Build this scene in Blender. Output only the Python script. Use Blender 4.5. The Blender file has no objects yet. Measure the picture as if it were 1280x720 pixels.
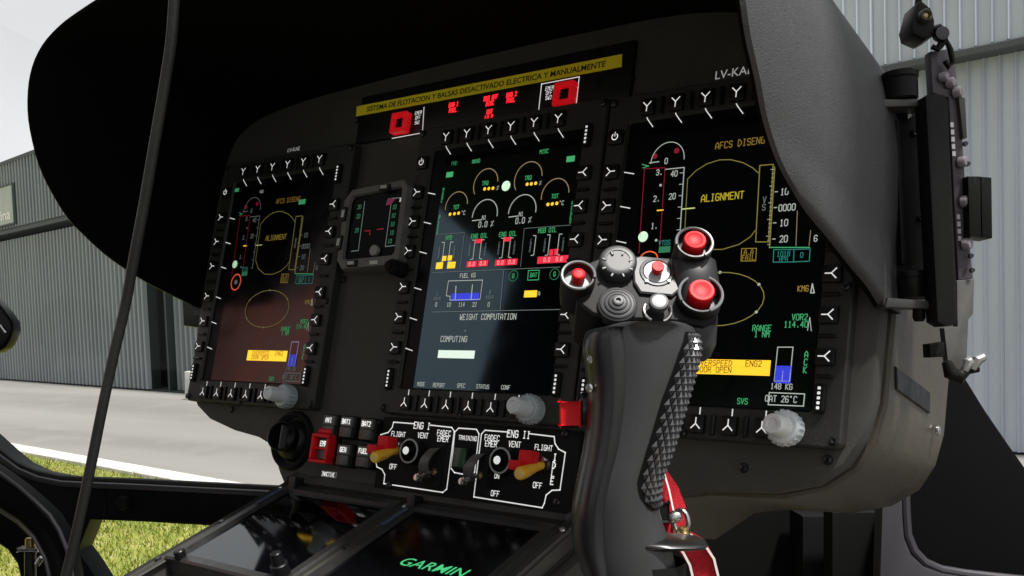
import bpy, bmesh, math, random
from mathutils import Vector, Matrix
random.seed(7)
sc = bpy.context.scene
COL = sc.collection
R_ = math.radians

# ------------------------------------------------------------------ camera, world, sun, exposure
# panel frame: X right, Y forward (into the panel), Z up the panel face. Camera pose in that frame:
CR = Vector((0.7945856, 0.5934976, 0.1280402))     # camera right
CD = Vector((0.0179825, 0.1877894, -0.9820447))    # camera down
CF = Vector((-0.6068857, 0.7826211, 0.1385422))    # camera forward
TC = Vector((-0.0908139, -0.1608604, 0.9219130))
CAM = -(CR * TC.x + CD * TC.y + CF * TC.z)
# the panel face leans back 14.5 degrees: panel frame -> world
P3 = Matrix(((0.99990397, 0.0, 0.01385793), (-0.00346127, 0.96830564, 0.24974430), (-0.01341872, -0.24976829, 0.96821265)))
CAM_H = 1.7
OFF = Vector((0, 0, CAM_H - (P3 @ CAM).z))
P4 = Matrix.Translation(OFF) @ P3.to_4x4()
FPX, CX, CY = 1200.0, 640.0, 450.0

cam = bpy.data.cameras.new('camera')
cam.sensor_width = 36.0
cam.lens = FPX / 1280 * 36
cam.shift_y = (CY - 360) / 1280
cam.clip_start = 0.02
cam.clip_end = 3000
camo = bpy.data.objects.new('camera', cam)
COL.objects.link(camo)
m = Matrix((( CR.x, -CD.x, -CF.x), (CR.y, -CD.y, -CF.y), (CR.z, -CD.z, -CF.z)))
camo.matrix_world = P4 @ (Matrix.Translation(CAM) @ m.to_4x4())
sc.camera = camo

SUN_EL, SUN_AZ = 66.0, 100.0     # azimuth clockwise from the helicopter's nose (+Y): from the right and behind
w = bpy.data.worlds.new('World'); sc.world = w; w.use_nodes = True
nt = w.node_tree; nt.nodes.clear()
out = nt.nodes.new('ShaderNodeOutputWorld'); bg = nt.nodes.new('ShaderNodeBackground')
sky = nt.nodes.new('ShaderNodeTexSky'); sky.sky_type = 'NISHITA'; sky.sun_disc = False
sky.sun_elevation = R_(SUN_EL); sky.sun_rotation = R_(SUN_AZ); sky.dust_density = 4.0; sky.air_density = 1.0; sky.ozone_density = 1.0
hs = nt.nodes.new('ShaderNodeHueSaturation'); hs.inputs['Saturation'].default_value = 0.3
tcw = nt.nodes.new('ShaderNodeTexCoord'); nz = nt.nodes.new('ShaderNodeTexNoise')
nz.inputs['Scale'].default_value = 2.2; nz.inputs['Detail'].default_value = 6
mx = nt.nodes.new('ShaderNodeMix'); mx.data_type = 'RGBA'
mx.inputs['B'].default_value = (9.2, 9.25, 9.3, 1)
mr = nt.nodes.new('ShaderNodeMapRange'); mr.inputs['To Min'].default_value = 0.55; mr.inputs['To Max'].default_value = 0.98
mr.inputs['From Min'].default_value = 0.3; mr.inputs['From Max'].default_value = 0.7
L = nt.links.new
L(tcw.outputs['Generated'], nz.inputs['Vector']); L(nz.outputs['Fac'], mr.inputs['Value']); L(mr.outputs['Result'], mx.inputs['Factor'])
L(sky.outputs['Color'], hs.inputs['Color']); L(hs.outputs['Color'], mx.inputs['A'])
L(mx.outputs['Result'], bg.inputs['Color']); bg.inputs['Strength'].default_value = 0.072
L(bg.outputs['Background'], out.inputs['Surface'])

sl = bpy.data.lights.new('sun', 'SUN'); sl.energy = 4.6; sl.angle = R_(5); sl.color = (1.0, 0.965, 0.92)
so = bpy.data.objects.new('sun', sl); COL.objects.link(so)
sd = Vector((math.sin(R_(SUN_AZ)) * math.cos(R_(SUN_EL)), math.cos(R_(SUN_AZ)) * math.cos(R_(SUN_EL)), math.sin(R_(SUN_EL))))
so.rotation_euler = sd.to_track_quat('Z', 'Y').to_euler(); so.location = (3, -3, 8)
sc.view_settings.view_transform = 'Standard'; sc.view_settings.look = 'None'
sc.view_settings.gamma = 1.0; sc.view_settings.use_curve_mapping = False
sc.view_settings.exposure = 0.50
sc.cycles.max_bounces = 6

# ------------------------------------------------------------------ helpers
def ray(px, py):
    return CR * ((px - CX) / FPX) + CD * ((py - CY) / FPX) + CF
def at_y(px, py, y):          # point of the panel-parallel plane Y = y
    d = ray(px, py); return CAM + d * ((y - CAM.y) / d.y)
def at_x(px, py, x):
    d = ray(px, py); return CAM + d * ((x - CAM.x) / d.x)
def at_d(px, py, dep, push=0.0):   # point at a distance dep along the axis, pushed on by push metres
    return CAM + ray(px, py) * dep + CF * push
def to_w(p): return P4 @ Vector(p)

MATS = {}
def mat(name, col, rough=0.5, metal=0.0, spec=0.5, noise=0.0, nscale=60.0, bump=0.0, bscale=400.0, emit=None, estr=0.0, coat=0.0, rvar=0.0, dust=0.0, streak=False):
    if name in MATS: return MATS[name]
    mt = bpy.data.materials.new(name); mt.use_nodes = True
    t = mt.node_tree; b = t.nodes['Principled BSDF']
    b.inputs['Base Color'].default_value = (*col, 1); b.inputs['Roughness'].default_value = rough
    b.inputs['Metallic'].default_value = metal; b.inputs['Specular IOR Level'].default_value = spec
    b.inputs['Coat Weight'].default_value = coat
    if emit:
        b.inputs['Emission Color'].default_value = (*emit, 1); b.inputs['Emission Strength'].default_value = estr
    if noise or bump or rvar or dust:
        tc = t.nodes.new('ShaderNodeTexCoord')
    if noise or rvar:
        n = t.nodes.new('ShaderNodeTexNoise'); n.inputs['Scale'].default_value = nscale; n.inputs['Detail'].default_value = 5
        if streak:      # weather streaks run down the wall, in world space
            gp_ = t.nodes.new('ShaderNodeNewGeometry'); mp_ = t.nodes.new('ShaderNodeMapping'); mp_.inputs['Scale'].default_value = (1, 1, .16)
            t.links.new(gp_.outputs['Position'], mp_.inputs['Vector']); t.links.new(mp_.outputs['Vector'], n.inputs['Vector'])
        else: t.links.new(tc.outputs['Object'], n.inputs['Vector'])
    if noise:
        r = t.nodes.new('ShaderNodeMapRange'); r.inputs['From Min'].default_value = .25; r.inputs['From Max'].default_value = .75
        r.inputs['To Min'].default_value = 1 - noise; r.inputs['To Max'].default_value = 1 + noise
        t.links.new(n.outputs['Fac'], r.inputs['Value'])
        v = t.nodes.new('ShaderNodeVectorMath'); v.operation = 'SCALE'; v.inputs[0].default_value = col
        t.links.new(r.outputs['Result'], v.inputs['Scale']); t.links.new(v.outputs['Vector'], b.inputs['Base Color'])
    if rvar:
        r2 = t.nodes.new('ShaderNodeMapRange'); r2.inputs['From Min'].default_value = .3; r2.inputs['From Max'].default_value = .7
        r2.inputs['To Min'].default_value = max(.02, rough - rvar); r2.inputs['To Max'].default_value = min(1, rough + rvar)
        t.links.new(n.outputs['Fac'], r2.inputs['Value']); t.links.new(r2.outputs['Result'], b.inputs['Roughness'])
    if dust:            # sparse pale specks and smears of dust
        nd = t.nodes.new('ShaderNodeTexNoise'); nd.inputs['Scale'].default_value = 700; nd.inputs['Detail'].default_value = 2
        ns = t.nodes.new('ShaderNodeTexNoise'); ns.inputs['Scale'].default_value = 22; ns.inputs['Detail'].default_value = 5
        t.links.new(tc.outputs['Object'], nd.inputs['Vector']); t.links.new(tc.outputs['Object'], ns.inputs['Vector'])
        ad = t.nodes.new('ShaderNodeMath'); ad.operation = 'MULTIPLY'; t.links.new(nd.outputs['Fac'], ad.inputs[0]); t.links.new(ns.outputs['Fac'], ad.inputs[1])
        rd_ = t.nodes.new('ShaderNodeMapRange'); rd_.inputs['From Min'].default_value = .30; rd_.inputs['From Max'].default_value = .42; rd_.inputs['To Max'].default_value = dust
        t.links.new(ad.outputs[0], rd_.inputs['Value'])
        md = t.nodes.new('ShaderNodeMix'); md.data_type = 'RGBA'; md.inputs['B'].default_value = (.30, .29, .26, 1)
        src = b.inputs['Base Color'].links[0].from_socket if b.inputs['Base Color'].links else None
        if src: t.links.new(src, md.inputs['A'])
        else: md.inputs['A'].default_value = (*col, 1)
        t.links.new(rd_.outputs['Result'], md.inputs['Factor']); t.links.new(md.outputs['Result'], b.inputs['Base Color'])
    if bump:
        n2 = t.nodes.new('ShaderNodeTexNoise'); n2.inputs['Scale'].default_value = bscale; n2.inputs['Detail'].default_value = 3
        t.links.new(tc.outputs['Object'], n2.inputs['Vector'])
        bp = t.nodes.new('ShaderNodeBump'); bp.inputs['Strength'].default_value = bump; bp.inputs['Distance'].default_value = .001
        t.links.new(n2.outputs['Fac'], bp.inputs['Height']); t.links.new(bp.outputs['Normal'], b.inputs['Normal'])
    MATS[name] = mt
    return mt

panel_m = mat('panel paint', (.062, .0595, .054), .6, dust=0.07, spec=.2, noise=.12, nscale=35, bump=.25, bscale=1500, rvar=.08)
bezel_m = mat('bezel plastic', (.032, .032, .030), .5, dust=0.06, spec=.25, noise=.1, nscale=80, bump=.15, bscale=1800)
black_m = mat('black plastic', (.006, .006, .0065), .4, dust=0.03, spec=.3, rvar=.1, nscale=90)
matt_m = mat('matt black', (.006, .006, .006), .7, dust=0.02, spec=.2)
hood_m = mat('shaded glareshield leather', (.0035, .0035, .0035), .8, spec=.06, noise=.18, nscale=160, bump=.6, bscale=900, rvar=.06)
border_m = mat('display border', (.002, .002, .0025), .4, spec=.12)
white_m = mat('white legend', (.78, .78, .75), .6, emit=(1, 1, 1), estr=.36)
knobg_m = mat('grey knob plastic', (.40, .45, .48), .4, noise=.08, nscale=120)
knobl_m = mat('light knob plastic', (.66, .70, .72), .38, noise=.06, nscale=120)
screw_m = mat('blackened steel', (.05, .05, .055), .3, metal=.8)
steel_m = mat('steel', (.55, .55, .54), .25, metal=1.0, rvar=.1, nscale=200)
brass_m = mat('brass', (.62, .45, .18), .3, metal=1.0)
red_m = mat('red plastic', (.70, .008, .014), .48, spec=.25, noise=.1, nscale=150)
yell_m = mat('amber lever', (.98, .50, .03), .4, noise=.08, nscale=200)
yelb_m = mat('yellow label', (1.0, .84, .02), .5, noise=.05, nscale=40)
ink_m = mat('black ink', (.015, .014, .01), .6)
grip_m = mat('grip rubber', (.030, .030, .0315), .40, dust=.012, noise=.12, nscale=25, bump=.12, bscale=1600, rvar=.10)
gripd_m = mat('grip shell', (.010, .010, .011), .30, noise=.12, nscale=25, bump=.04, bscale=1600, rvar=.08)
headp_m = mat('grip head plate', (.09, .09, .093), .45, noise=.12, nscale=120)
hat_m = mat('hat switch grey', (.035, .035, .037), .45, noise=.1, nscale=150)
iesi_m = mat('standby frame grey', (.125, .125, .118), .55, noise=.12, nscale=90)
frame_m = mat('airframe satin black', (.005, .005, .008), .4, dust=.01, spec=.12, noise=.15, nscale=12, rvar=.08)
frameg_m = mat('airframe grey edge', (.035, .032, .040), .35)
cable_m = mat('cable rubber', (.009, .0095, .010), .42, dust=0.03, noise=.2, nscale=90, bump=.2, bscale=500)

def glass_screen(name, rough=.06, spec=.5, tint=(1, 1, 1)):   # tint: the anti-reflection coating colours the mirror image
    mt = mat(name, (.002, .002, .003), rough, spec=spec, rvar=rough * .35, nscale=25)
    mt.node_tree.nodes['Principled BSDF'].inputs['Specular Tint'].default_value = (*tint, 1)
    return mt
screen_m = glass_screen('display glass', .06, .75, (.52, .80, 1.0)); screenl_m = glass_screen('display glass soft', .20, .75, (1, .80, .80))  # left glass roughened to soften its mirror image
nav_m = glass_screen('navigator glass', .05, 1.0, (.86, .95, 1.0))
def lit(name, c, s): return mat(name, tuple(x * .2 for x in c), .5, emit=c, estr=s)
G_green = lit('display green', (.10, .75, .28), 0.34)
G_dgreen = lit('display dim green', (.06, .42, .20), 0.28)
G_white = lit('display white', (.80, .88, .78), 0.34)
G_grey = lit('display grey', (.30, .36, .36), 0.28)
G_tan = lit('display tan', (.62, .46, .24), 0.3)
G_olive = lit('display olive', (.50, .44, .10), 0.28)
G_amber = lit('display amber', (.62, .42, .06), 0.3)
G_yel = lit('display yellow', (1.0, .58, .03), .85)
G_red = lit('display red', (.95, .03, .07), 0.6)
G_dred = lit('display dim red', (.35, .01, .04), .4)
G_blue = lit('display blue', (.04, .06, .75), 0.6)
G_cyan = lit('display cyan', (.05, .42, .36), 0.3)
G_ink = mat('display ink', (.02, .015, .0), .5)
A_red = lit('annunciator red', (1.0, .02, .03), .9)
nav_green = lit('navigator logo green', (.10, .80, .30), .5)

def smooth_secs(secs, m_=4):
    out_ = []
    for i in range(len(secs) - 1):
        p0, p1, p2, p3 = secs[max(i - 1, 0)], secs[i], secs[i + 1], secs[min(i + 2, len(secs) - 1)]
        for j in range(m_):
            t_ = j / m_
            out_.append(tuple(.5 * (2 * b + (c - a) * t_ + (2 * a - 5 * b + 4 * c - d) * t_ ** 2 + (3 * b - a - 3 * c + d) * t_ ** 3) for a, b, c, d in zip(p0, p1, p2, p3)))
    return out_ + [secs[-1]]
class Thing:
    def __init__(s, name, label, cat, base, group=None, world=False):
        s.base = Vector(base); s.world = world
        o = bpy.data.objects.new(name, None); COL.objects.link(o); s.o = o
        o.empty_display_size = .02
        o.matrix_world = Matrix.Translation(s.base) if world else P4 @ Matrix.Translation(s.base)
        o['label'] = label; o['category'] = cat
        if group: o['group'] = group

class MB:
    def __init__(s): s.bm = bmesh.new()
    def quad(s, pts):
        vs = [s.bm.verts.new(p) for p in pts]; return s.bm.faces.new(vs)
    def prism(s, pts, vec, bev=0.0, seg=1):
        pts = [Vector(p) for p in pts]; vec = Vector(vec)
        a = [s.bm.verts.new(p) for p in pts]; b = [s.bm.verts.new(p + vec) for p in pts]
        fs = [s.bm.faces.new(a), s.bm.faces.new(b[::-1])]
        n = len(a)
        for i in range(n):
            fs.append(s.bm.faces.new((a[i], b[i], b[(i + 1) % n], a[(i + 1) % n])))
        bmesh.ops.recalc_face_normals(s.bm, faces=fs)
        if bev:
            ed = set()
            for f in fs[:2]: ed.update(f.edges)
            bmesh.ops.bevel(s.bm, geom=list(ed), offset=bev, segments=seg, affect='EDGES', profile=.6, clamp_overlap=True)
        return s
    def box(s, c, size, bev=0.0, seg=2, rot=None):
        c = Vector(c); r = rot if rot is not None else Matrix.Identity(3)
        g = bmesh.ops.create_cube(s.bm, size=1.0)
        vs = g['verts']
        for v in vs: v.co = c + r @ Vector((v.co.x * size[0], v.co.y * size[1], v.co.z * size[2]))
        if bev:
            ed = set()
            for v in vs: ed.update(v.link_edges)
            bmesh.ops.bevel(s.bm, geom=list(ed), offset=bev, segments=seg, affect='EDGES', profile=.6, clamp_overlap=True)
        return s
    def lathe(s, prof, org, axis, n=24, up=None):
        org = Vector(org); ax = Vector(axis).normalized()
        u = ax.orthogonal().normalized() if up is None else (Vector(up) - ax * Vector(up).dot(ax)).normalized()
        v = ax.cross(u)
        rings = []
        for r, h in prof:
            if r < 1e-7: rings.append([s.bm.verts.new(org + ax * h)])
            else: rings.append([s.bm.verts.new(org + ax * h + (u * math.cos(2 * math.pi * k / n) + v * math.sin(2 * math.pi * k / n)) * r) for k in range(n)])
        fs = []
        for a, b in zip(rings, rings[1:]):
            for k in range(n):
                k2 = (k + 1) % n
                if len(a) == 1 and len(b) == 1: continue
                if len(a) == 1: fs.append(s.bm.faces.new((a[0], b[k2], b[k])))
                elif len(b) == 1: fs.append(s.bm.faces.new((a[k], a[k2], b[0])))
                else: fs.append(s.bm.faces.new((a[k], a[k2], b[k2], b[k])))
        bmesh.ops.recalc_face_normals(s.bm, faces=fs)
        return s
    def cyl(s, p0, p1, r, n=20, bev=None):
        p0 = Vector(p0); p1 = Vector(p1); h = (p1 - p0).length
        e = min(r * .18, h * .3) if bev is None else bev
        return s.lathe([(0, 0), (r - e, 0), (r, e), (r, h - e), (r - e, h), (0, h)], p0, p1 - p0, n)
    def tube(s, path, r, n=10, closed=False):
        path = [Vector(p) for p in path]; m_ = len(path)
        rr = r if isinstance(r, (list, tuple)) else [r] * m_
        rings = []; u = None
        for i, p in enumerate(path):
            a = path[i - 1] if (i or closed) else p; b = path[(i + 1) % m_] if (i < m_ - 1 or closed) else p
            t = (b - a).normalized()
            if u is None: u = t.orthogonal().normalized()
            u = (u - t * u.dot(t)).normalized(); v = t.cross(u)
            rings.append([s.bm.verts.new(p + (u * math.cos(2 * math.pi * k / n) + v * math.sin(2 * math.pi * k / n)) * rr[i]) for k in range(n)])
        fs = []
        for i in range(m_ if closed else m_ - 1):
            a, b = rings[i], rings[(i + 1) % m_]
            for k in range(n): fs.append(s.bm.faces.new((a[k], a[(k + 1) % n], b[(k + 1) % n], b[k])))
        if not closed:
            fs.append(s.bm.faces.new(rings[0][::-1])); fs.append(s.bm.faces.new(rings[-1]))
        bmesh.ops.recalc_face_normals(s.bm, faces=fs)
        return s
    def loft(s, rings, cap=True, closed=True):
        rv = [[s.bm.verts.new(Vector(p)) for p in r] for r in rings]; fs = []
        n = len(rv[0])
        for a, b in zip(rv, rv[1:]):
            for k in range(n if closed else n - 1): fs.append(s.bm.faces.new((a[k], a[(k + 1) % n], b[(k + 1) % n], b[k])))
        if cap: fs.append(s.bm.faces.new(rv[0][::-1])); fs.append(s.bm.faces.new(rv[-1]))
        bmesh.ops.recalc_face_normals(s.bm, faces=fs)
        return s
    def ribbon(s, pts, wd, nrm=(0, -1, 0), closed=False):
        # flat printed line on a surface with normal nrm
        pts = [Vector(p) for p in pts]; nrm = Vector(nrm).normalized()
        if closed: pts = pts + [pts[0]]
        for a, b in zip(pts, pts[1:]):
            d = b - a
            if d.length < 1e-7: continue
            d.normalize(); sd_ = d.cross(nrm) * (wd / 2); e = d * (wd * .42)
            s.quad([a - e - sd_, b + e - sd_, b + e + sd_, a - e + sd_])
        return s
    def mesh(s, name, material, base=Vector(), smooth=True, ang=34):
        bm = s.bm
        for v in bm.verts: v.co -= base
        me = bpy.data.meshes.new(name)
        if smooth:
            for f in bm.faces: f.smooth = True
            lim = R_(ang)
            for e in bm.edges:
                if len(e.link_faces) != 2 or e.calc_face_angle(0) > lim: e.smooth = False
        bm.to_mesh(me); bm.free(); me.materials.append(material)
        return me
    def build(s, name, material, th, parent=None, smooth=True, label=None, ang=34, kind=None):
        me = s.mesh(name, material, th.base, smooth, ang)
        o = bpy.data.objects.new(name, me); COL.objects.link(o)
        o.parent = parent if parent is not None else th.o
        if label: o['label'] = label
        if kind: o['kind'] = kind
        return o
    def top(s, name, material, label, cat, base=None, world=False, smooth=True, ang=34, kind=None, group=None):
        b = Vector(base) if base is not None else Vector()
        me = s.mesh(name, material, b, smooth, ang)
        o = bpy.data.objects.new(name, me); COL.objects.link(o)
        o.matrix_world = Matrix.Translation(b) if world else P4 @ Matrix.Translation(b)
        if kind: o['kind'] = kind
        else:
            o['label'] = label; o['category'] = cat
            if group: o['group'] = group
        return o
def inst(me, name, th, loc, parent=None, label=None):   # a part that shares mesh data
    o = bpy.data.objects.new(name, me); COL.objects.link(o)
    o.parent = parent if parent is not None else th.o
    o.location = Vector(loc) - (th.base if parent is None else Vector())
    if label: o['label'] = label
    return o

# stroke lettering for displays and engraved legends
GL = {'A': '00 04 26 44 40;02 42', 'B': '00 06 36 45 44 33 03;33 42 41 30 00', 'C': '45 36 16 05 01 10 30 41', 'D': '00 06 26 44 42 20 00',
'E': '40 00 06 46;03 33', 'F': '00 06 46;03 33', 'G': '45 36 16 05 01 10 30 41 43 23', 'H': '00 06;40 46;03 43', 'I': '20 26;10 30;16 36',
'J': '46 41 30 10 01', 'K': '00 06;46 03 40', 'L': '06 00 40', 'M': '00 06 23 46 40', 'N': '00 06 40 46', 'O': '10 01 05 16 36 45 41 30 10',
'P': '00 06 36 45 44 33 03', 'Q': '10 01 05 16 36 45 41 30 10;22 40', 'R': '00 06 36 45 44 33 03;23 40', 'S': '01 10 30 41 42 33 13 04 05 16 36 45',
'T': '20 26;06 46', 'U': '06 01 10 30 41 46', 'V': '06 20 46', 'W': '06 10 23 30 46', 'X': '00 46;06 40', 'Y': '06 23 46;23 20', 'Z': '06 46 00 40',
'0': '10 01 05 16 36 45 41 30 10', '1': '10 30;20 26 15', '2': '05 16 36 45 44 00 40', '3': '05 16 36 45 44 33 13;33 42 41 30 10 01',
'4': '30 36 02 42', '5': '46 06 03 33 42 41 30 10 01', '6': '45 36 16 05 01 10 30 41 42 33 03', '7': '06 46 20',
'8': '13 04 05 16 36 45 44 33 13 02 01 10 30 41 42 33', '9': '01 10 30 41 45 36 16 05 04 13 43', '.': '20 21', '-': '13 33', '/': '00 46',
'%': '00 46;05 15;31 41', '*': '15 25 26 16 15', '|': '20 26', '!': '20 21;22 26'}
def stext(mb, txt, org, h, wd=None, ux=(1, 0, 0), uz=(0, 0, 1), nrm=(0, -1, 0), asp=.48, anchor='c', vertical=False):
    ux = Vector(ux); uz = Vector(uz); org = Vector(org); cw = h * asp; wd = wd or h * .13
    adv = cw * 1.45
    if vertical: tot = len(txt) * h * 1.25; start = uz * (tot / 2 - h * 1.25)
    else:
        tot = adv * len(txt) - cw * .45
        start = ux * (-tot / 2 if anchor == 'c' else 0) - uz * (h / 2)
    for i, ch in enumerate(txt):
        o = org + start + ((uz * (-i * h * 1.25) - ux * cw / 2) if vertical else ux * (adv * i))
        for pl in GL.get(ch.upper(), '').split(';'):
            pts = [o + ux * (int(p[0]) / 4 * cw) + uz * (int(p[1]) / 6 * h) for p in pl.split()]
            if pts: mb.ribbon(pts, wd, nrm)
    return mb
def ellipse(c, rx, rz, a0=0, a1=360, n=40):
    c = Vector(c); return [c + Vector((rx * math.cos(R_(a0 + (a1 - a0) * k / n)), 0, rz * math.sin(R_(a0 + (a1 - a0) * k / n)))) for k in range(n + 1)]
def disc(mb, c, rx, rz, n=20): mb.bm.faces.new([mb.bm.verts.new(p) for p in ellipse(c, rx, rz, 360, 0, n)[:-1]]); return mb
def rect(mb, p0, p1):
    x0, x1 = sorted((p0[0], p1[0])); z0, z1 = sorted((p0[2], p1[2])); y = p0[1]
    mb.quad([(x0, y, z0), (x1, y, z0), (x1, y, z1), (x0, y, z1)]); return mb
def ftext(txt, name, material, th, parent, org, size, ux, uz, width=None, shear=0.0, extr=0.0, bold=0.0):
    # outline lettering turned into a mesh; ux / uz are the baseline and cap directions
    cu = bpy.data.curves.new('t', 'FONT'); cu.body = txt; cu.align_x = 'CENTER'; cu.align_y = 'CENTER'; cu.size = 1.0
    cu.shear = shear; cu.offset = bold; cu.resolution_u = 3
    ob = bpy.data.objects.new('t', cu); COL.objects.link(ob)
    dg = bpy.context.evaluated_depsgraph_get(); me = bpy.data.meshes.new_from_object(ob.evaluated_get(dg))
    bpy.data.objects.remove(ob); bpy.data.curves.remove(cu)
    ux = Vector(ux).normalized(); uz = Vector(uz).normalized(); org = Vector(org)
    xs = [v.co.x for v in me.vertices]; k = (width / (max(xs) - min(xs))) if width else size
    for v in me.vertices: v.co = org - th.base + ux * (v.co.x * k) + uz * (v.co.y * size)
    me.name = name; me.materials.clear(); me.materials.append(material)
    o = bpy.data.objects.new(name, me); COL.objects.link(o); o.parent = parent or th.o
    return o

# ------------------------------------------------------------------ setting: ground, apron, kerb, grass
def noisy_ground(name, c1, c2, c3, s1, s2, rough=.9, bump=.3, streak=None):
    mt = bpy.data.materials.new(name); mt.use_nodes = True; t = mt.node_tree; b = t.nodes['Principled BSDF']
    b.inputs['Roughness'].default_value = rough; b.inputs['Specular IOR Level'].default_value = .25
    tc = t.nodes.new('ShaderNodeTexCoord'); mp = t.nodes.new('ShaderNodeMapping')
    if streak: mp.inputs['Scale'].default_value = streak
    t.links.new(tc.outputs['Object'], mp.inputs['Vector'])
    n1 = t.nodes.new('ShaderNodeTexNoise'); n1.inputs['Scale'].default_value = s1; n1.inputs['Detail'].default_value = 6
    n2 = t.nodes.new('ShaderNodeTexNoise'); n2.inputs['Scale'].default_value = s2; n2.inputs['Detail'].default_value = 4
    t.links.new(mp.outputs['Vector'], n1.inputs['Vector']); t.links.new(tc.outputs['Object'], n2.inputs['Vector'])
    r = t.nodes.new('ShaderNodeValToRGB'); r.color_ramp.elements[0].position = .35; r.color_ramp.elements[1].position = .68
    r.color_ramp.elements[0].color = (*c1, 1); r.color_ramp.elements[1].color = (*c2, 1)
    t.links.new(n1.outputs['Fac'], r.inputs['Fac'])
    mx_ = t.nodes.new('ShaderNodeMix'); mx_.data_type = 'RGBA'; mx_.inputs['B'].default_value = (*c3, 1)
    mr_ = t.nodes.new('ShaderNodeMapRange'); mr_.inputs['From Min'].default_value = .5; mr_.inputs['From Max'].default_value = .72
    t.links.new(n2.outputs['Fac'], mr_.inputs['Value']); t.links.new(mr_.outputs['Result'], mx_.inputs['Factor'])
    t.links.new(r.outputs['Color'], mx_.inputs['A']); t.links.new(mx_.outputs['Result'], b.inputs['Base Color'])
    bp = t.nodes.new('ShaderNodeBump'); bp.inputs['Strength'].default_value = bump; bp.inputs['Distance'].default_value = .02
    t.links.new(n2.outputs['Fac'], bp.inputs['Height']); t.links.new(bp.outputs['Normal'], b.inputs['Normal'])
    return mt
soil_m = noisy_ground('grass soil', (.15, .165, .03), (.28, .28, .065), (.36, .32, .14), 1.1, 7)
conc_m = noisy_ground('apron concrete', (.17, .165, .155), (.27, .262, .245), (.22, .213, .20), .22, 1.3, .85, .05, (0.16, 1.5, 1))
kerb_m = noisy_ground('painted kerb', (.50, .495, .48), (.58, .575, .55), (.38, .365, .33), 1.5, 9, .8, .2)

g = MB(); g.quad([(-1500, -1500, 0), (1500, -1500, 0), (1500, 1500, 0), (-1500, 1500, 0)])
g.top('ground', soil_m, '', '', world=True, smooth=False, kind='structure')
K0 = Vector((-13.1, 5.5, 0)); KD = Vector((4.7, -.41, 0)).normalized(); KN = Vector((-KD.y, KD.x, 0))
def kp(s_, n_, z_): return K0 + KD * s_ + KN * n_ + Vector((0, 0, z_))
ap = MB(); ap.quad([kp(-900, .22, .012), kp(900, .22, .012), kp(900, 700, .012), kp(-900, 700, .012)])
ap.top('apron', conc_m, '', '', world=True, smooth=False, kind='structure')
kb = MB()
for i in range(-40, 40):
    a, b = i * 1.0, i * 1.0 + .985
    kb.prism([kp(a, -.02, -.05), kp(b, -.02, -.05), kp(b, -.02, .055), kp(a, -.02, .055)], KN * .27, .012)
kb.top('kerb', kerb_m, '', '', world=True, smooth=False, kind='structure')

pad_m = noisy_ground('bounce block grey', (.075, .075, .077), (.11, .11, .112), (.06, .06, .062), .8, 5.0, .9, .2)
pd = MB(); pd.quad([(-.75, -30, .006), (30, -30, .006), (30, 3.6, .006), (-.75, 3.6, .006)])  # added dark ground, keeps green grass bounce off the cockpit
pd.top('bounce_block_pad', pad_m, '', '', world=True, smooth=False, kind='structure')
# grass blades where the nose windows look onto the ground
gm = bpy.data.materials.new('grass blades'); gm.use_nodes = True; t = gm.node_tree; b = t.nodes['Principled BSDF']
b.inputs['Roughness'].default_value = .6; b.inputs['Specular IOR Level'].default_value = .3
oi = t.nodes.new('ShaderNodeTexCoord'); n1 = t.nodes.new('ShaderNodeTexNoise'); n1.inputs['Scale'].default_value = 1.7; n1.inputs['Detail'].default_value = 5
rp = t.nodes.new('ShaderNodeValToRGB'); e = rp.color_ramp.elements
e[0].position = .30; e[0].color = (.10, .16, .018, 1); e[1].position = .72; e[1].color = (.34, .31, .095, 1)
k_ = e.new(.5); k_.color = (.19, .235, .034, 1)
t.links.new(oi.outputs['Object'], n1.inputs['Vector']); t.links.new(n1.outputs['Fac'], rp.inputs['Fac']); t.links.new(rp.outputs['Color'], b.inputs['Base Color'])
vs, fs = [], []
rng = random.Random(3)
for i in range(90000):
    x = -13 + 13.5 * rng.random() ** .75; y = -.4 + 5.9 * rng.random()
    if (Vector((x, y, 0)) - K0).dot(KN) > -.02 or x > -.8: continue
    h = rng.uniform(.025, .06); a = rng.uniform(0, 6.283); wd = rng.uniform(.004, .009)
    lx, ly = rng.gauss(0, .02), rng.gauss(0, .02); ca, sa = math.cos(a) * wd, math.sin(a) * wd
    k = len(vs); vs += [(x - ca, y - sa, 0), (x + ca, y + sa, 0), (x + lx, y + ly, h)]; fs.append((k, k + 1, k + 2))
me = bpy.data.meshes.new('grass'); me.from_pydata(vs, [], fs); me.materials.append(gm)
go = bpy.data.objects.new('grass', me); COL.objects.link(go); go['kind'] = 'stuff'; go['label'] = 'short yellow green grass in front of the white kerb'; go['category'] = 'grass'

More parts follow.
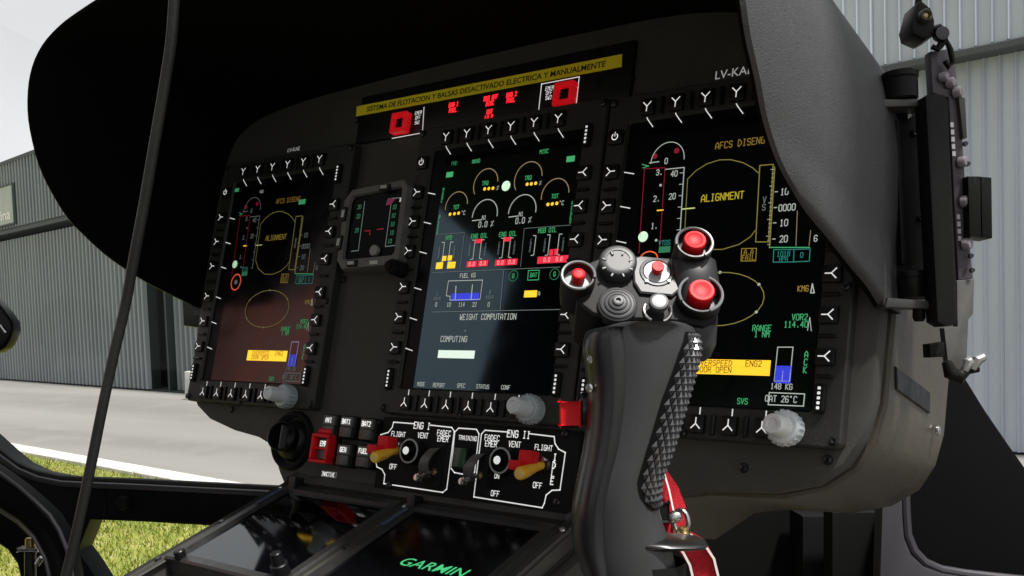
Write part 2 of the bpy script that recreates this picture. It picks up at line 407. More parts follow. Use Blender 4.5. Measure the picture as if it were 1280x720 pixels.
# ------------------------------------------------------------------ hangars
HA = Vector((-31.5, 14.0, 0)); HD = Vector((30.3, -3.7, 0)).normalized(); HN = Vector((HD.y, -HD.x, 0))   # HN looks at the camera
HN = HN if HN.y < 0 else -HN
def hp(s_, n_, z_): return HA + HD * s_ + HN * n_ + Vector((0, 0, z_))
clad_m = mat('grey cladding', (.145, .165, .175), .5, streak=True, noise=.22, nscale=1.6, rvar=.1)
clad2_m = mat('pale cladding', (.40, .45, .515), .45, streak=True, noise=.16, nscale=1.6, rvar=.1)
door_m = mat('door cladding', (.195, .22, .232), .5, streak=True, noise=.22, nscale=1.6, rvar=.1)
trim_m = mat('dark green trim', (.012, .024, .022), .5)
dark_m = mat('hangar interior', (.02, .022, .024), .9)
def sheet_mesh(name, width, pitch, depth, h, material, flat=.45):
    mb = MB(); n = int(round(width / pitch)); xs = []
    for i in range(n):
        x = i * pitch
        xs += [(x, 0), (x + pitch * flat, 0), (x + pitch * (flat + .12), depth), (x + pitch * .88, depth)]
    xs.append((n * pitch, 0))
    a = [mb.bm.verts.new(HD * x + HN * d) for x, d in xs]; b = [mb.bm.verts.new(HD * x + HN * d + Vector((0, 0, h))) for x, d in xs]
    for i in range(len(a) - 1): mb.bm.faces.new((a[i], a[i + 1], b[i + 1], b[i]))
    return mb.mesh(name, material, Vector(), False)
def cladding(th, me, s0, s1, wdt, n_, z_, name='cladding_sheet'):
    s_ = s0; par = None
    while s_ < s1 - .01:
        inst(me, name, th, hp(s_, n_, z_) + HN * (.004 * (int(round(s_ / wdt)) % 2)))
        s_ += wdt
hl = Thing('hangar', 'dark grey corrugated hangar with tall sliding doors at left', 'hangar', hp(4, 0, 0), world=True)
LZ, RZ = 4.62, 6.62
low = sheet_mesh('door_sheet', 1.2, .24, .10, LZ - .35, door_m, .4); upm = sheet_mesh('cladding_sheet', 1.2, .24, .10, RZ - LZ - .12, clad_m, .4)
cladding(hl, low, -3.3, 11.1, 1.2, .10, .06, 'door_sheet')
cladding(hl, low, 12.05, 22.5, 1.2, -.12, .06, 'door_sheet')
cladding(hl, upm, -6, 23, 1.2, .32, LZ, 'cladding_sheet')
mb = MB(); mb.prism([hp(-6, .36, LZ - .13), hp(23.5, .36, LZ - .13), hp(23.5, .36, LZ), hp(-6, .36, LZ)], HN * -.6, .01); mb.build('lintel', trim_m, hl)
mb = MB(); mb.prism([hp(-6, .42, RZ - .12), hp(23.5, .42, RZ - .12), hp(23.5, .42, RZ), hp(-6, .42, RZ)], HN * -.6, .01); mb.build('roof_trim', trim_m, hl)
mb = MB(); mb.prism([hp(-6, -.5, 0), hp(-6, -14, 0), hp(-6, -14, RZ - .2), hp(-6, -.5, RZ - .2)], HD * .2); mb.prism([hp(-6, -14, 0), hp(23.5, -14, 0), hp(23.5, -14, RZ - .2), hp(-6, -14, RZ - .2)], HN * .2)
mb.prism([hp(23.3, -.5, 0), hp(23.3, -13.9, 0), hp(23.3, -13.9, RZ - .2), hp(23.3, -.5, RZ - .2)], HD * .2); mb.build('interior_wall', dark_m, hl)
mb = MB(); mb.prism([hp(-6.2, -.2, RZ - .16), hp(23.6, -.2, RZ - .16), hp(23.6, -14, RZ - .16), hp(-6.2, -14, RZ - .16)], Vector((0, 0, .12))); mb.build('roof', dark_m, hl)
for s0 in (11.04, 12.05): 
    mb = MB(); mb.box(hp(s0, -.01, LZ / 2 - .1), (.09, .26, LZ - .2), .01, 1, Matrix((HD, HN, Vector((0, 0, 1)))).transposed()); mb.build('door_edge', trim_m, hl)
mb = MB(); mb.prism([hp(-6, .14, .012), hp(23.5, .14, .012), hp(23.5, .14, .05), hp(-6, .14, .05)], HN * -.4); mb.build('door_track', dark_m, hl)

sg = Thing('hangar_sign', 'grey framed board with white emblem and lettering above the hangar doors', 'sign', hp(.9, .36, 5.35), world=True)
mb = MB(); mb.prism([hp(-.5, .40, 4.74), hp(3.55, .40, 4.74), hp(3.55, .40, 5.85), hp(-.5, .40, 5.85)], HN * .06, .01); mb.build('board', mat('sign board', (.36, .40, .37), .5, noise=.1, nscale=2), sg)
wsg = mat('sign white', (.8, .8, .78), .5)
for a, b_ in (((-.55, 4.70), (3.6, 4.74)), ((-.55, 5.85), (3.6, 5.89)), ((3.55, 4.741), (3.6, 5.849)), ((-.55, 4.741), (-.5, 5.849))):
    mb = MB(); mb.prism([hp(a[0], .38, a[1]), hp(b_[0], .38, a[1]), hp(b_[0], .38, b_[1]), hp(a[0], .38, b_[1])], HN * .10); mb.build('frame_bar', trim_m, sg)
ftext('Marina', 'lettering', wsg, sg, None, hp(2.3, .475, 5.0), .42, HD, (0, 0, 1), width=2.0, bold=.02)
mb = MB()
for s_, hgt in ((1.35, .42), (1.6, .52)):
    c = hp(s_, .468, 5.47)
    mb.tube([c + HD * (.12 * math.cos(a)) + Vector((0, 0, hgt * .5 * math.sin(a))) for a in [i * math.pi / 10 for i in range(20)]], .022, 6, True)
mb.build('emblem', wsg, sg)
pm = MB(); pm.cyl(hp(1.15, .1, RZ - .3), hp(1.15, .1, RZ + 1.15), .022, 8); pm.lathe([(0, 0), (.05, .03), (.05, .12), (0, .15)], hp(1.15, .1, RZ + 1.15), (0, 0, 1), 10)
pm.top('roof_antenna', trim_m, 'thin antenna pole on the roof edge of the dark grey hangar', 'antenna', base=hp(1.15, .1, RZ - .3), world=True)

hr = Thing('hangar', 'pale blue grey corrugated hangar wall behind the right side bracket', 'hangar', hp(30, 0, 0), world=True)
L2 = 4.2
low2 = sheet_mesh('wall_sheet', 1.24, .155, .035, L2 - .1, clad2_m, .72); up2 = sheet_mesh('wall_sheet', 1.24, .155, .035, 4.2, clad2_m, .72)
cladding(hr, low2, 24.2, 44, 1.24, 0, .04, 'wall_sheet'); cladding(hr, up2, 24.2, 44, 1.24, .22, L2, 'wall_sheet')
mb = MB(); mb.prism([hp(24, .27, L2 - .09), hp(44.2, .27, L2 - .09), hp(44.2, .27, L2 - .01), hp(24, .27, L2 - .01)], HN * -.4, .01); mb.build('lintel', mat('dark steel lintel', (.05, .058, .065), .5), hr)
mb = MB(); mb.prism([hp(24, -.1, 0), hp(44.2, -.1, 0), hp(44.2, -.1, 8.3), hp(24, -.1, 8.3)], HN * -8, .01); mb.build('building_core', dark_m, hr)
# motorbike-like trolley seen in the door gap, and the white block by the doors
tr = Thing('tug_trolley', 'dim trolley with brown box standing inside the hangar door gap', 'trolley', hp(11.3, -2.6, 0), world=True)
mb = MB(); mb.box(hp(11.4, -2.6, 1.45), (.7, .5, .8), .02); mb.build('box', mat('brown carton', (.22, .12, .05), .8), tr)
mb = MB(); mb.box(hp(11.4, -2.6, .95), (.8, .55, .08), .02); mb.build('deck', screw_m, tr)
for dx in (-.3, .3):
    mb = MB(); mb.cyl(hp(11.4 + dx, -2.2, .28), hp(11.4 + dx, -2.3, .28), .27, 20); mb.build('wheel', black_m, tr)
    mb = MB(); mb.cyl(hp(11.4 + dx, -2.25, .3), hp(11.4 + dx, -2.55, .95), .03, 8); mb.build('leg', steel_m, tr)
wb = MB(); wb.prism([hp(14.5, 1.0, .012), hp(15.2, 1.0, .012), hp(15.15, 1.0, .62), hp(14.55, 1.0, .62)], HN * -.4, .03, 2)
wb.top('concrete_block', kerb_m, 'small white block on the apron beside the hangar door', 'block', base=hp(14.85, .8, .012), world=True)

# ------------------------------------------------------------------ instrument panel body and glareshield
PY = .014                                   # panel face
lip = [(-.337, -.104, .010), (-.3372, -.096, -.035), (-.3375, -.088, -.068), (-.338, -.075, -.106), (-.338, -.059, -.137), (-.339, -.045, -.157), (-.339, -.028, -.174), (-.340, -.010, -.188), (-.340, .007, -.198), (-.340, .035, -.210),
       (-.338, .062, -.217), (-.333, .085, -.22), (-.322, .104, -.22), (-.298, .117, -.22), (-.268, .1245, -.22), (-.213, .131, -.222), (-.15, .134, -.225), (-.05, .137, -.23), (.05, .138, -.232), (.15, .138, -.235),
       (.24, .136, -.24), (.29, .130, -.243), (.335, .117, -.246), (.372, .098, -.25), (.402, .070, -.252), (.422, .040, -.252), (.431, .010, -.25), (.434, -.02, -.243), (.434, -.04, -.23), (.4335, -.055, -.213),
       (.432, -.070, -.195), (.432, -.083, -.175), (.432, -.091, -.150), (.432, -.097, -.124), (.4325, -.102, -.085), (.433, -.108, -.045), (.434, -.113, -.012), (.434, -.117, .008)]
lip = smooth_secs(lip, 3)
def outw(i):
    a = lip[max(i - 1, 0)]; b_ = lip[min(i + 1, len(lip) - 1)]
    t_ = Vector((b_[0] - a[0], 0, b_[1] - a[1])); t_.normalize(); return Vector((-t_.z, 0, t_.x))
ip = Thing('instrument_panel', 'dark grey cockpit instrument panel body with rounded lower corners', 'instrument panel', (.05, PY, -.30))
outl = [(-.333, -.185), (-.327, -.203), (-.312, -.220), (-.285, -.2335), (-.24, -.243), (-.198, -.2475), (-.176, -.254), (-.164, -.266), (-.152, -.282), (-.138, -.297), (-.128, -.32),
        (.245, -.32), (.262, -.285), (.285, -.262), (.315, -.253), (.372, -.2485), (.402, -.240), (.421, -.225), (.432, -.205), (.437, -.18), (.438, -.125)]
outl += [(p[0] + outw(k).x * .004, p[1] + outw(k).z * .004) for k, p in reversed(list(enumerate(lip))) if p[1] > -.085]   # tucked into the hood lining
mb = MB(); mb.prism([(x, PY, z) for x, z in outl], (0, .020, 0), .004, 2); mb.build('panel_face', panel_m, ip)
cowl_m = mat('cowl paint', (.056, .046, .033), .36, noise=.10, nscale=60, bump=.45, bscale=1100, rvar=.08)
ins = [(-.330, .02), (-.330, -.182), (-.31, -.217), (-.24, -.240), (-.16, -.25), (-.12, -.29), (.25, -.29), (.285, -.262), (.315, -.2555), (.372, -.252), (.404, -.2425), (.4245, -.227), (.4355, -.206), (.4405, -.18), (.4415, -.12), (.4415, .02)]
mb = MB(); mb.prism([(x, PY + .021, z) for x, z in ins], (0, .165, 0), .006, 3); mb.build('cowl', cowl_m, ip)
mb = MB(); q = [at_x(1121, 458, .4425), at_x(1163, 490, .4425), at_x(1163, 517, .4425), at_x(1122, 487, .4425)]; mb.prism(q, (-.004, 0, 0), .0008); mb.build('cowl_vent_plate', black_m, ip)
mb = MB(); c = at_x(1170, 538, .442); mb.cyl(c, c + Vector((.003, 0, 0)), .004, 14); mb.build('cowl_screw', steel_m, ip)
# screws in the face
scr = MB(); scr.lathe([(0, -.0022), (.0006, -.0012), (.0016, -.0024), (.0030, -.0020), (.0036, 0)], (0, 0, 0), (0, 1, 0), 14); scr_me = scr.mesh('screw', screw_m)
for px, py in ((350, 575), (290, 512), (470, 335), (430, 350), (487, 602), (714, 560), (790, 100), (447, 150), (735, 100), (1035, 575), (930, 585)):
    p = at_y(px, py, PY - .0002); inst(scr_me, 'screw', ip, p)
# glareshield
rings = []
for i, (x, z, y) in enumerate(lip):
    o_ = outw(i); p = Vector((x, 0, z)); th_ = .009; ring = []
    yb = .034
    for f in (0, .35, .7, .93): ring.append(p + Vector((0, yb + (y - yb) * f, 0)))
    ring.append(p + o_ * .002 + Vector((0, y - .0035, 0))); ring.append(p + o_ * .0045 + Vector((0, y - .005, 0))); ring.append(p + o_ * .007 + Vector((0, y - .0035, 0)))
    yo = .032
    for f in (.93, .7, .4, 0): ring.append(p + o_ * (th_ + .003 * (1 - f)) + Vector((0, yo + (y - yo) * f, 0)))
    rings.append(ring)
gs = Thing('glareshield', 'black leather covered glareshield hood arching over the displays', 'glareshield', (.05, .0, .138))
mb = MB(); mb.loft([r[:6] for r in rings], cap=False, closed=False); mb.build('lining', hood_m, gs, ang=50)  # near-black lining: the shade inside the hood is put into its colour
mb = MB(); mb.loft([r[5:] + [r[0]] for r in rings], cap=False, closed=False); mb.build('outer_shell', mat('glareshield outer grain', (.056, .056, .058), .55, dust=0.02, noise=.10, nscale=260, bump=.5, bscale=1000, rvar=.06), gs, ang=50)

# ------------------------------------------------------------------ multifunction displays
BQ, BG = .02912, .00599
rowz = [-i * BQ - (BG if i > 2 else 0) for i in range(6)]
ZT, ZB = .0526, -.2030
XT = [.0278 + i * .02586 for i in range(6)]; XB = [.0237 + i * .02532 for i in range(6)]
SX0, SX1, SZ0, SZ1 = .027, .1815, -.1885, .0345
SY = .0045
def frame_mesh():
    # bezel ring: outer edge, chamfer, face, inner edge, down to the recessed border
    def rr(x0, x1, z0, z1, y, r, k=4):
        pts = []
        for cx_, cz_, a0 in ((x1 - r, z1 - r, 0), (x0 + r, z1 - r, 90), (x0 + r, z0 + r, 180), (x1 - r, z0 + r, 270)):
            for j in range(k + 1):
                a = R_(a0 + 90 * j / k); pts.append(Vector((cx_ + r * math.cos(a), y, cz_ + r * math.sin(a))))
        return pts
    mb = MB()
    mb.loft([rr(-.0103, .2045, -.2135, .0665, PY + .001, .005), rr(-.0103, .2045, -.2135, .0665, .0040, .005), rr(-.0090, .2032, -.2122, .0652, .0025, .0045),
             rr(.0088, .1835, -.1905, .0440, .0022, .0035), rr(.0092, .1830, -.1900, .0435, .0030, .003), rr(.0105, .1825, -.1895, .0420, .0046, .002)], cap=False)
    return mb.mesh('bezel', bezel_m)
bez_me = frame_mesh()
mb = MB(); rect(mb, (.0100, .0052, -.1900), (.1830, .0052, .0430)); bord_me = mb.mesh('screen_border', border_m, smooth=False)
mb = MB(); rect(mb, (SX0, SY, SZ0), (SX1, SY, SZ1)); scrn_me = mb.mesh('screen', screen_m, smooth=False)
mb = MB(); rect(mb, (SX0, SY, SZ0), (SX1, SY, SZ1)); scrl_me = mb.mesh('screen', screenl_m, smooth=False)
def btn_mesh(w_, h_):
    mb = MB(); mb.box((0, .0015, 0), (w_, .0055, h_), .0014, 2); return mb.mesh('button', black_m)
bv_me, bh_me = btn_mesh(.0135, .0125), btn_mesh(.0125, .0140)
def y_mesh(ang):
    mb = MB(); rt = Matrix.Rotation(R_(ang), 3, 'Y')
    for a in ((0, -.0042), (-.0034, .0034), (.0034, .0034)):
        p = rt @ Vector((a[0], 0, a[1])); mb.ribbon([Vector((0, -.00145, 0)), p + Vector((0, -.00145, 0))], .00095)
    return mb.mesh('legend', white_m, smooth=False)
yl_me, yr_me, yt_me, yb_me = y_mesh(-90), y_mesh(90), y_mesh(0), y_mesh(180)
mb = MB(); mb.box((0, .0012, 0), (.0085, .006, .021), .0030, 3); rock_me = mb.mesh('rocker', matt_m)
mb = MB()
for k in range(5): mb.box((0, -.0017, (k - 2) * .0034), (.0022, .0008, .0020), .0003, 1)
rockl_me = mb.mesh('rocker_marks', white_m)
mb = MB(); mb.box((0, .0008, 0), (.0130, .0036, .0024), .0008, 1); div_me = mb.mesh('divider_ridge', black_m)
mb = MB(); mb.box((0, .0008, 0), (.0028, .0036, .0150), .0008, 1); divv_me = mb.mesh('divider_ridge', black_m)
def knob_mats(c1, c2):
    mb = MB()
    prof = [(.0116, .003), (.0116, -.0075), (.0110, -.0095), (.0102, -.0100), (.0102, -.0102), (0, -.0102)]
    mb.lathe([(r, h) for r, h in prof], (0, 0, 0), (0, 1, 0), 28); a = mb.mesh('outer_knob', c1)
    mb = MB()
    for k in range(18):
        an = 2 * math.pi * k / 18; mb.box((.0117 * math.cos(an), -.0035, .0117 * math.sin(an)), (.0016, .0080, .0017), .0003, 1, Matrix.Rotation(-an, 3, 'Y'))
    rb = mb.mesh('grip_rib', c1)
    mb = MB(); mb.lathe([(.0078, -.0100), (.0074, -.016), (.0070, -.026), (.0064, -.0272), (.0040, -.0272), (.0036, -.0262), (0, -.0262)], (0, 0, 0), (0, 1, 0), 24); b_ = mb.mesh('inner_knob', c2)
    return a, rb, b_
kn_g, kn_l = knob_mats(knobg_m, knobl_m), knob_mats(knobl_m, mat('white knob plastic', (.72, .73, .73), .35))
def power_mesh():
    mb = MB(); pts = [Vector((.0027 * math.sin(a), 0, .0027 * math.cos(a))) for a in [R_(40 + 280 * k / 16) for k in range(17)]]
    mb.ribbon(pts, .0008); mb.ribbon([(0, 0, .0038), (0, 0, .0004)], .0008); return mb.mesh('power_symbol', white_m, smooth=False)
pw_me = power_mesh()
def mfd(ox, oz, label, knobs):
    th = Thing('multifunction_display', label, 'display', (ox, 0, oz), 'multifunction displays in the instrument panel')
    B = th.base
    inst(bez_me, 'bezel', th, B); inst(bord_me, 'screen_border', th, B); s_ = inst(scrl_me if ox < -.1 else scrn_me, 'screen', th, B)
    def button(me, leg, x, z):
        b_ = inst(me, 'button', th, B + Vector((x, 0, z))); inst(leg, 'legend', th, (0, 0, 0), parent=b_)
    for z in rowz:
        button(bv_me, yl_me, 0, z); button(bv_me, yr_me, .190, z)
    for x in XT: button(bh_me, yt_me, x, ZT)
    for x in XB: button(bh_me, yb_me, x, ZB)
    for z in [(rowz[i] + rowz[i + 1]) / 2 for i in range(5)] + [rowz[5] - BQ / 2 + .001]:
        inst(div_me, 'divider_ridge', th, B + Vector((0, 0, z))); inst(div_me, 'divider_ridge', th, B + Vector((.190, 0, z)))
    for i in range(5): inst(divv_me, 'divider_ridge', th, B + Vector((XB[i] + .0127, 0, ZB))); inst(divv_me, 'divider_ridge', th, B + Vector((XT[i] + .0129, 0, ZT)))
    for x, z in ((-.0015, -.1815), (.1885, -.1805), (.1885, .0335)):
        r_ = inst(rock_me, 'rocker', th, B + Vector((x, 0, z))); inst(rockl_me, 'rocker_marks', th, (0, 0, 0), parent=r_)
    b_ = inst(bv_me, 'power_button', th, B + Vector((.0005, 0, .030))); inst(pw_me, 'power_symbol', th, (0, -.0015, 0), parent=b_)
    k_ = inst(knobs[0], 'knob', th, B + Vector((.168, 0, -.2026))); inst(knobs[1], 'grip_rib', th, (0, 0, 0), parent=k_); inst(knobs[2], 'inner_knob', th, (0, 0, 0), parent=k_)
    for x, z in ((-.0060, -.2085), (.2005, -.2085), (-.0060, .0610), (.2005, .0610), (.0885, -.2105), (.2000, -.1020)):
        inst(scr_me, 'screw', th, B + Vector((x, .0022, z)))
    tm = MB(); y = .0040
    for z in rowz: tm.ribbon([B + Vector((.0105, y, z)), B + Vector((.0195, y, z - .0022))], .0009)
    for i, x in enumerate(XT):
        tm.ribbon([B + Vector((x, .0008, ZT - .0090)), B + Vector((x + .0008, .0010, ZT - .0106)), B + Vector((x + .0050, .0030, ZT - .0165))], .0009)
    for x in XB: tm.ribbon([B + Vector((x + .001, .0018, ZB + .0075)), B + Vector((x + .001, .0018, ZB + .0120))], .0010)
    tm.build('tick_mark', white_m, th, smooth=False, kind='stuff')
    th.screen = s_
    return th
GY = SY - .0006
def dim_of(c):
    if c.name + ' faint' in bpy.data.materials: return bpy.data.materials[c.name + ' faint']
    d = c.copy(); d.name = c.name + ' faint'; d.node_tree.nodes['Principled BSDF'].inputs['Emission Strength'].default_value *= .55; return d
class Gfx:
    """display symbology: strokes and lettering by colour, drawn in one display's own coordinates"""
    def __init__(s, th, ref=None):
        s.th = th; s.ref = ref or th.base; s.m = {}; s.dim = False
    def _l(s, p):
        v = at_y(p[0], p[1], SY) - s.ref; v.y = GY; return v
    def g(s, c): 
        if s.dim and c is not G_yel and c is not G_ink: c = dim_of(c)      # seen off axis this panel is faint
        if c not in s.m: s.m[c] = MB()
        return s.m[c]
    def line(s, pts, c, wd=.0006, closed=False): s.g(c).ribbon([s._l(p) for p in pts], wd * .8, closed=closed)
    def text(s, t, p, h, c, **k): stext(s.g(c), t, s._l(p), h * .88, **k)
    def arc(s, p, rx, rz, a0, a1, c, wd=.0007): s.g(c).ribbon(ellipse(s._l(p), rx, rz, a0, a1, 28), wd * .75)
    def dot(s, p, r, c, rz=None): disc(s.g(c), s._l(p), r, rz or r, 14)
    def block(s, p, w_, h_, c, dy=0.0):
        v = s._l(p); v.y += dy; rect(s.g(c), v - Vector((w_ / 2, 0, h_ / 2)), v + Vector((w_ / 2, 0, h_ / 2)))
    def done(s, only=None):
        for c, mb in s.m.items():
            nm = {'G_green': 'green_symbols'}.get(c, c.name.replace('display ', '').replace(' ', '_') + '_symbols')
            me = mb.mesh(nm, c, Vector(), False); inst(me, nm, s.th, (0, 0, 0), parent=s.th.screen)['kind'] = 'stuff'

MIDB, LEFB, RIGB = Vector((0, 0, 0)), Vector((-.3074, 0, -.0020)), Vector((.2172, 0, -.0023))
d_mid = mfd(0, 0, 'centre display showing engine gauges and a weight computation page', kn_g)
d_left = mfd(-.3074, -.0020, 'leftmost display with a reddish lower screen and yellow message bar', kn_g)
d_right = mfd(.2172, -.0023, 'rightmost display with black flight screen, large yellow alignment message and pale knob', kn_l)

# --- centre page
f = Gfx(d_mid)
def z7(x, y): return (500 + x / 4.2353, 180 + y / 4.2353)
def z8(x, y): return (470 + x / 3.6, 330 + y / 3.6)
hS = .0040
f.text('FND', z7(290, 103), hS, G_dgreen); f.text('NAVD', z7(405, 92), hS, G_green); f.text('MISC', z7(765, 40), hS, G_green)
f.block(z7(265, 163), .0085, .0052, G_green); f.block(z7(905, 80), .0085, .0052, G_green)
for p, r, a0, a1, c in (((455, 213), .0140, 215, 5, G_tan), ((680, 185), .0150, 215, 5, G_tan), ((300, 330), .0133, 190, 5, G_tan), ((822, 272), .0143, 190, 5, G_tan), ((450, 380), .0145, 182, -5, G_white), ((648, 360), .0150, 182, -5, G_white)):
    f.arc(z7(*p), r, r * 1.05, a0, a1, c, .0010)
for t_, p in (('TRQ', (453, 208)), ('TRQ', (680, 180)), ('TOT', (300, 335)), ('TOT', (822, 277)), ('N1', (447, 390)), ('N1', (643, 372))): f.text(t_, z7(*p), .0042, G_green if 'T' in t_ else G_white)
for ps in (((450, 239), (472, 237), (494, 235)), ((675, 214), (697, 212), (720, 209)), ((267, 373), (290, 370), (312, 367)), ((785, 321), (808, 318), (832, 315))):
    for p in ps: f.dot(z7(*p), .0016, G_yel)
    f.text('%' if ps[0][1] < 240 else '*C', z7(ps[2][0] + 25, ps[2][1] - 2), .0042, G_white)
f.line([z7(385, 407), z7(435, 402)], G_white, .0010); f.line([z7(578, 388), z7(628, 382)], G_white, .0010)
f.text('0.0 %', z7(457, 425), .0058, G_white); f.text('0.0 %', z7(655, 405), .0058, G_white)
f.dot(z7(563, 223), .0048, lit('display pale green', (.62, .95, .62), .8))
f.text('MGBC', z7(228, 270), .0034, G_green, vertical=True); f.text('BLEED', z7(207, 425), .0034, G_green, vertical=True); f.text('PAGES', z7(910, 360), .0036, G_green, vertical=True)
f.line([z7(190, 482), z7(343, 470), z7(320, 665)], G_grey, .0005); f.line([z7(905, 430), z7(660, 448), z7(640, 650)], G_grey, .0005)
f.line([z7(175, 682), z7(850, 652)], G_grey, .0006)
for t_, p in (('HYD', (262, 497)), ('ENG OIL', (422, 487)), ('ENG OIL', (573, 477)), ('MGB OIL', (782, 457))): f.text(t_, z7(*p), .0046, G_green)
for x, y0, y1, o_ in ((238, 522, 625, -1), (270, 520, 622, 1), (400, 510, 610, -1), (434, 508, 607, 1), (554, 500, 602, -1), (588, 498, 600, 1), (722, 486, 588, -1), (797, 482, 588, -1), (846, 478, 585, 1)):
    k = x - (y1 - y0) * .12
    f.line([z7(x + 14 * o_, y0), z7(x, y0), z7(k, y1), z7(k + 14 * o_, y1 + 3)], G_white, .0008)
    f.text('CBAR', z7(x + 24 * o_ - 5, (y0 + y1) / 2), .0028, G_grey, vertical=True)
for x, y in ((236, 607), (266, 604)): f.block(z7(x, y), .0052, .0048, G_yel)
f.block(z7(211, 645), .0085, .0062, G_yel); f.block(z7(274, 642), .0098, .0062, G_yel)
f.block(z7(382, 637), .0118, .0056, G_red); f.block(z7(441, 633), .0118, .0056, G_red); f.block(z7(534, 629), .0118, .0056, G_red); f.block(z7(594, 625), .0118, .0056, G_red)
f.block(z7(814, 612), .0335, .0062, G_red); f.block(z7(418, 515), .0085, .0040, G_red); f.block(z7(570, 505), .0085, .0040, G_red)
f.block(z7(803, 575), .0040, .0055, G_red); f.block(z7(828, 572), .0040, .0055, G_red)
pink = lit('display pale red', (1, .45, .45), .7)
for x, y in ((382, 637), (441, 633), (534, 629), (594, 625), (780, 614), (845, 610)):
    v = z7(x, y); f.g(pink); p_ = f._l(v); p_.y -= .0002; stext(f.m[pink], '0.0', p_, .0034)
f.text('FUEL KG', z8(415, 52), .0044, G_white)
f.line([z8(328, 77), z8(482, 73), z8(470, 160), z8(334, 163), z8(336, 146), z8(318, 144), z8(328, 77)], G_white, .0008)
f.block(z8(403, 149), .0330, .0070, G_blue); f.line([z8(358, 160), z8(362, 100)], G_white, .0012); f.line([z8(430, 157), z8(436, 95)], G_white, .0012)
for t_, x in (('0', 273), ('10', 330), ('114', 387), ('22', 445), ('0', 509)): f.text(t_, z8(x, 183), .0042, G_white)
f.text('L', z8(280, 133), .0036, G_grey); f.text('KG/H', z8(278, 156), .0034, G_grey); f.text('R', z8(516, 128), .0036, G_grey); f.text('KG/H', z8(514, 150), .0034, G_grey)
f.arc(z8(620, 54), .0048, .0048, 0, 360, G_dgreen); f.text('G', z8(620, 54), .0044, G_green); f.arc(z8(805, 46), .0048, .0048, 0, 360, G_dgreen); f.text('G', z8(805, 46), .0044, G_green)
v = z8(711, 50); f.line([(v[0] - 6.5, v[1] - 5.5), (v[0] + 7, v[1] - 6), (v[0] + 6, v[1] + 6), (v[0] - 7.5, v[1] + 6.5)], G_green, .0008, True); f.text('BAT', v, .0042, G_green)
f.block(z8(697, 135), .0135, .0060, G_yel); f.text('A', z8(735, 133), .0040, G_white)
f.line([z8(258, 217), z8(835, 205)], G_grey, .0007); f.line([z8(576, 30), z8(560, 210)], G_grey, .0007)
f.text('WEIGHT COMPUTATION', z8(503, 238), .0056, G_white, asp=.50); f.text('.', z8(405, 292), .005, G_white); f.text('COMPUTING', z8(352, 338), .0056, G_white, asp=.50)
f.block(z8(362, 407), .0430, .0072, lit('display pale bar', (.72, .85, .74), .75))
for t_, x, y in (('MODE', 205, 541), ('REPORT', 285, 546), ('SPEC', 385, 548), ('STATUS', 482, 552), ('CONF', 585, 556)): f.text(t_, z8(x, y), .0040, G_white, wd=.00042)
f.done()

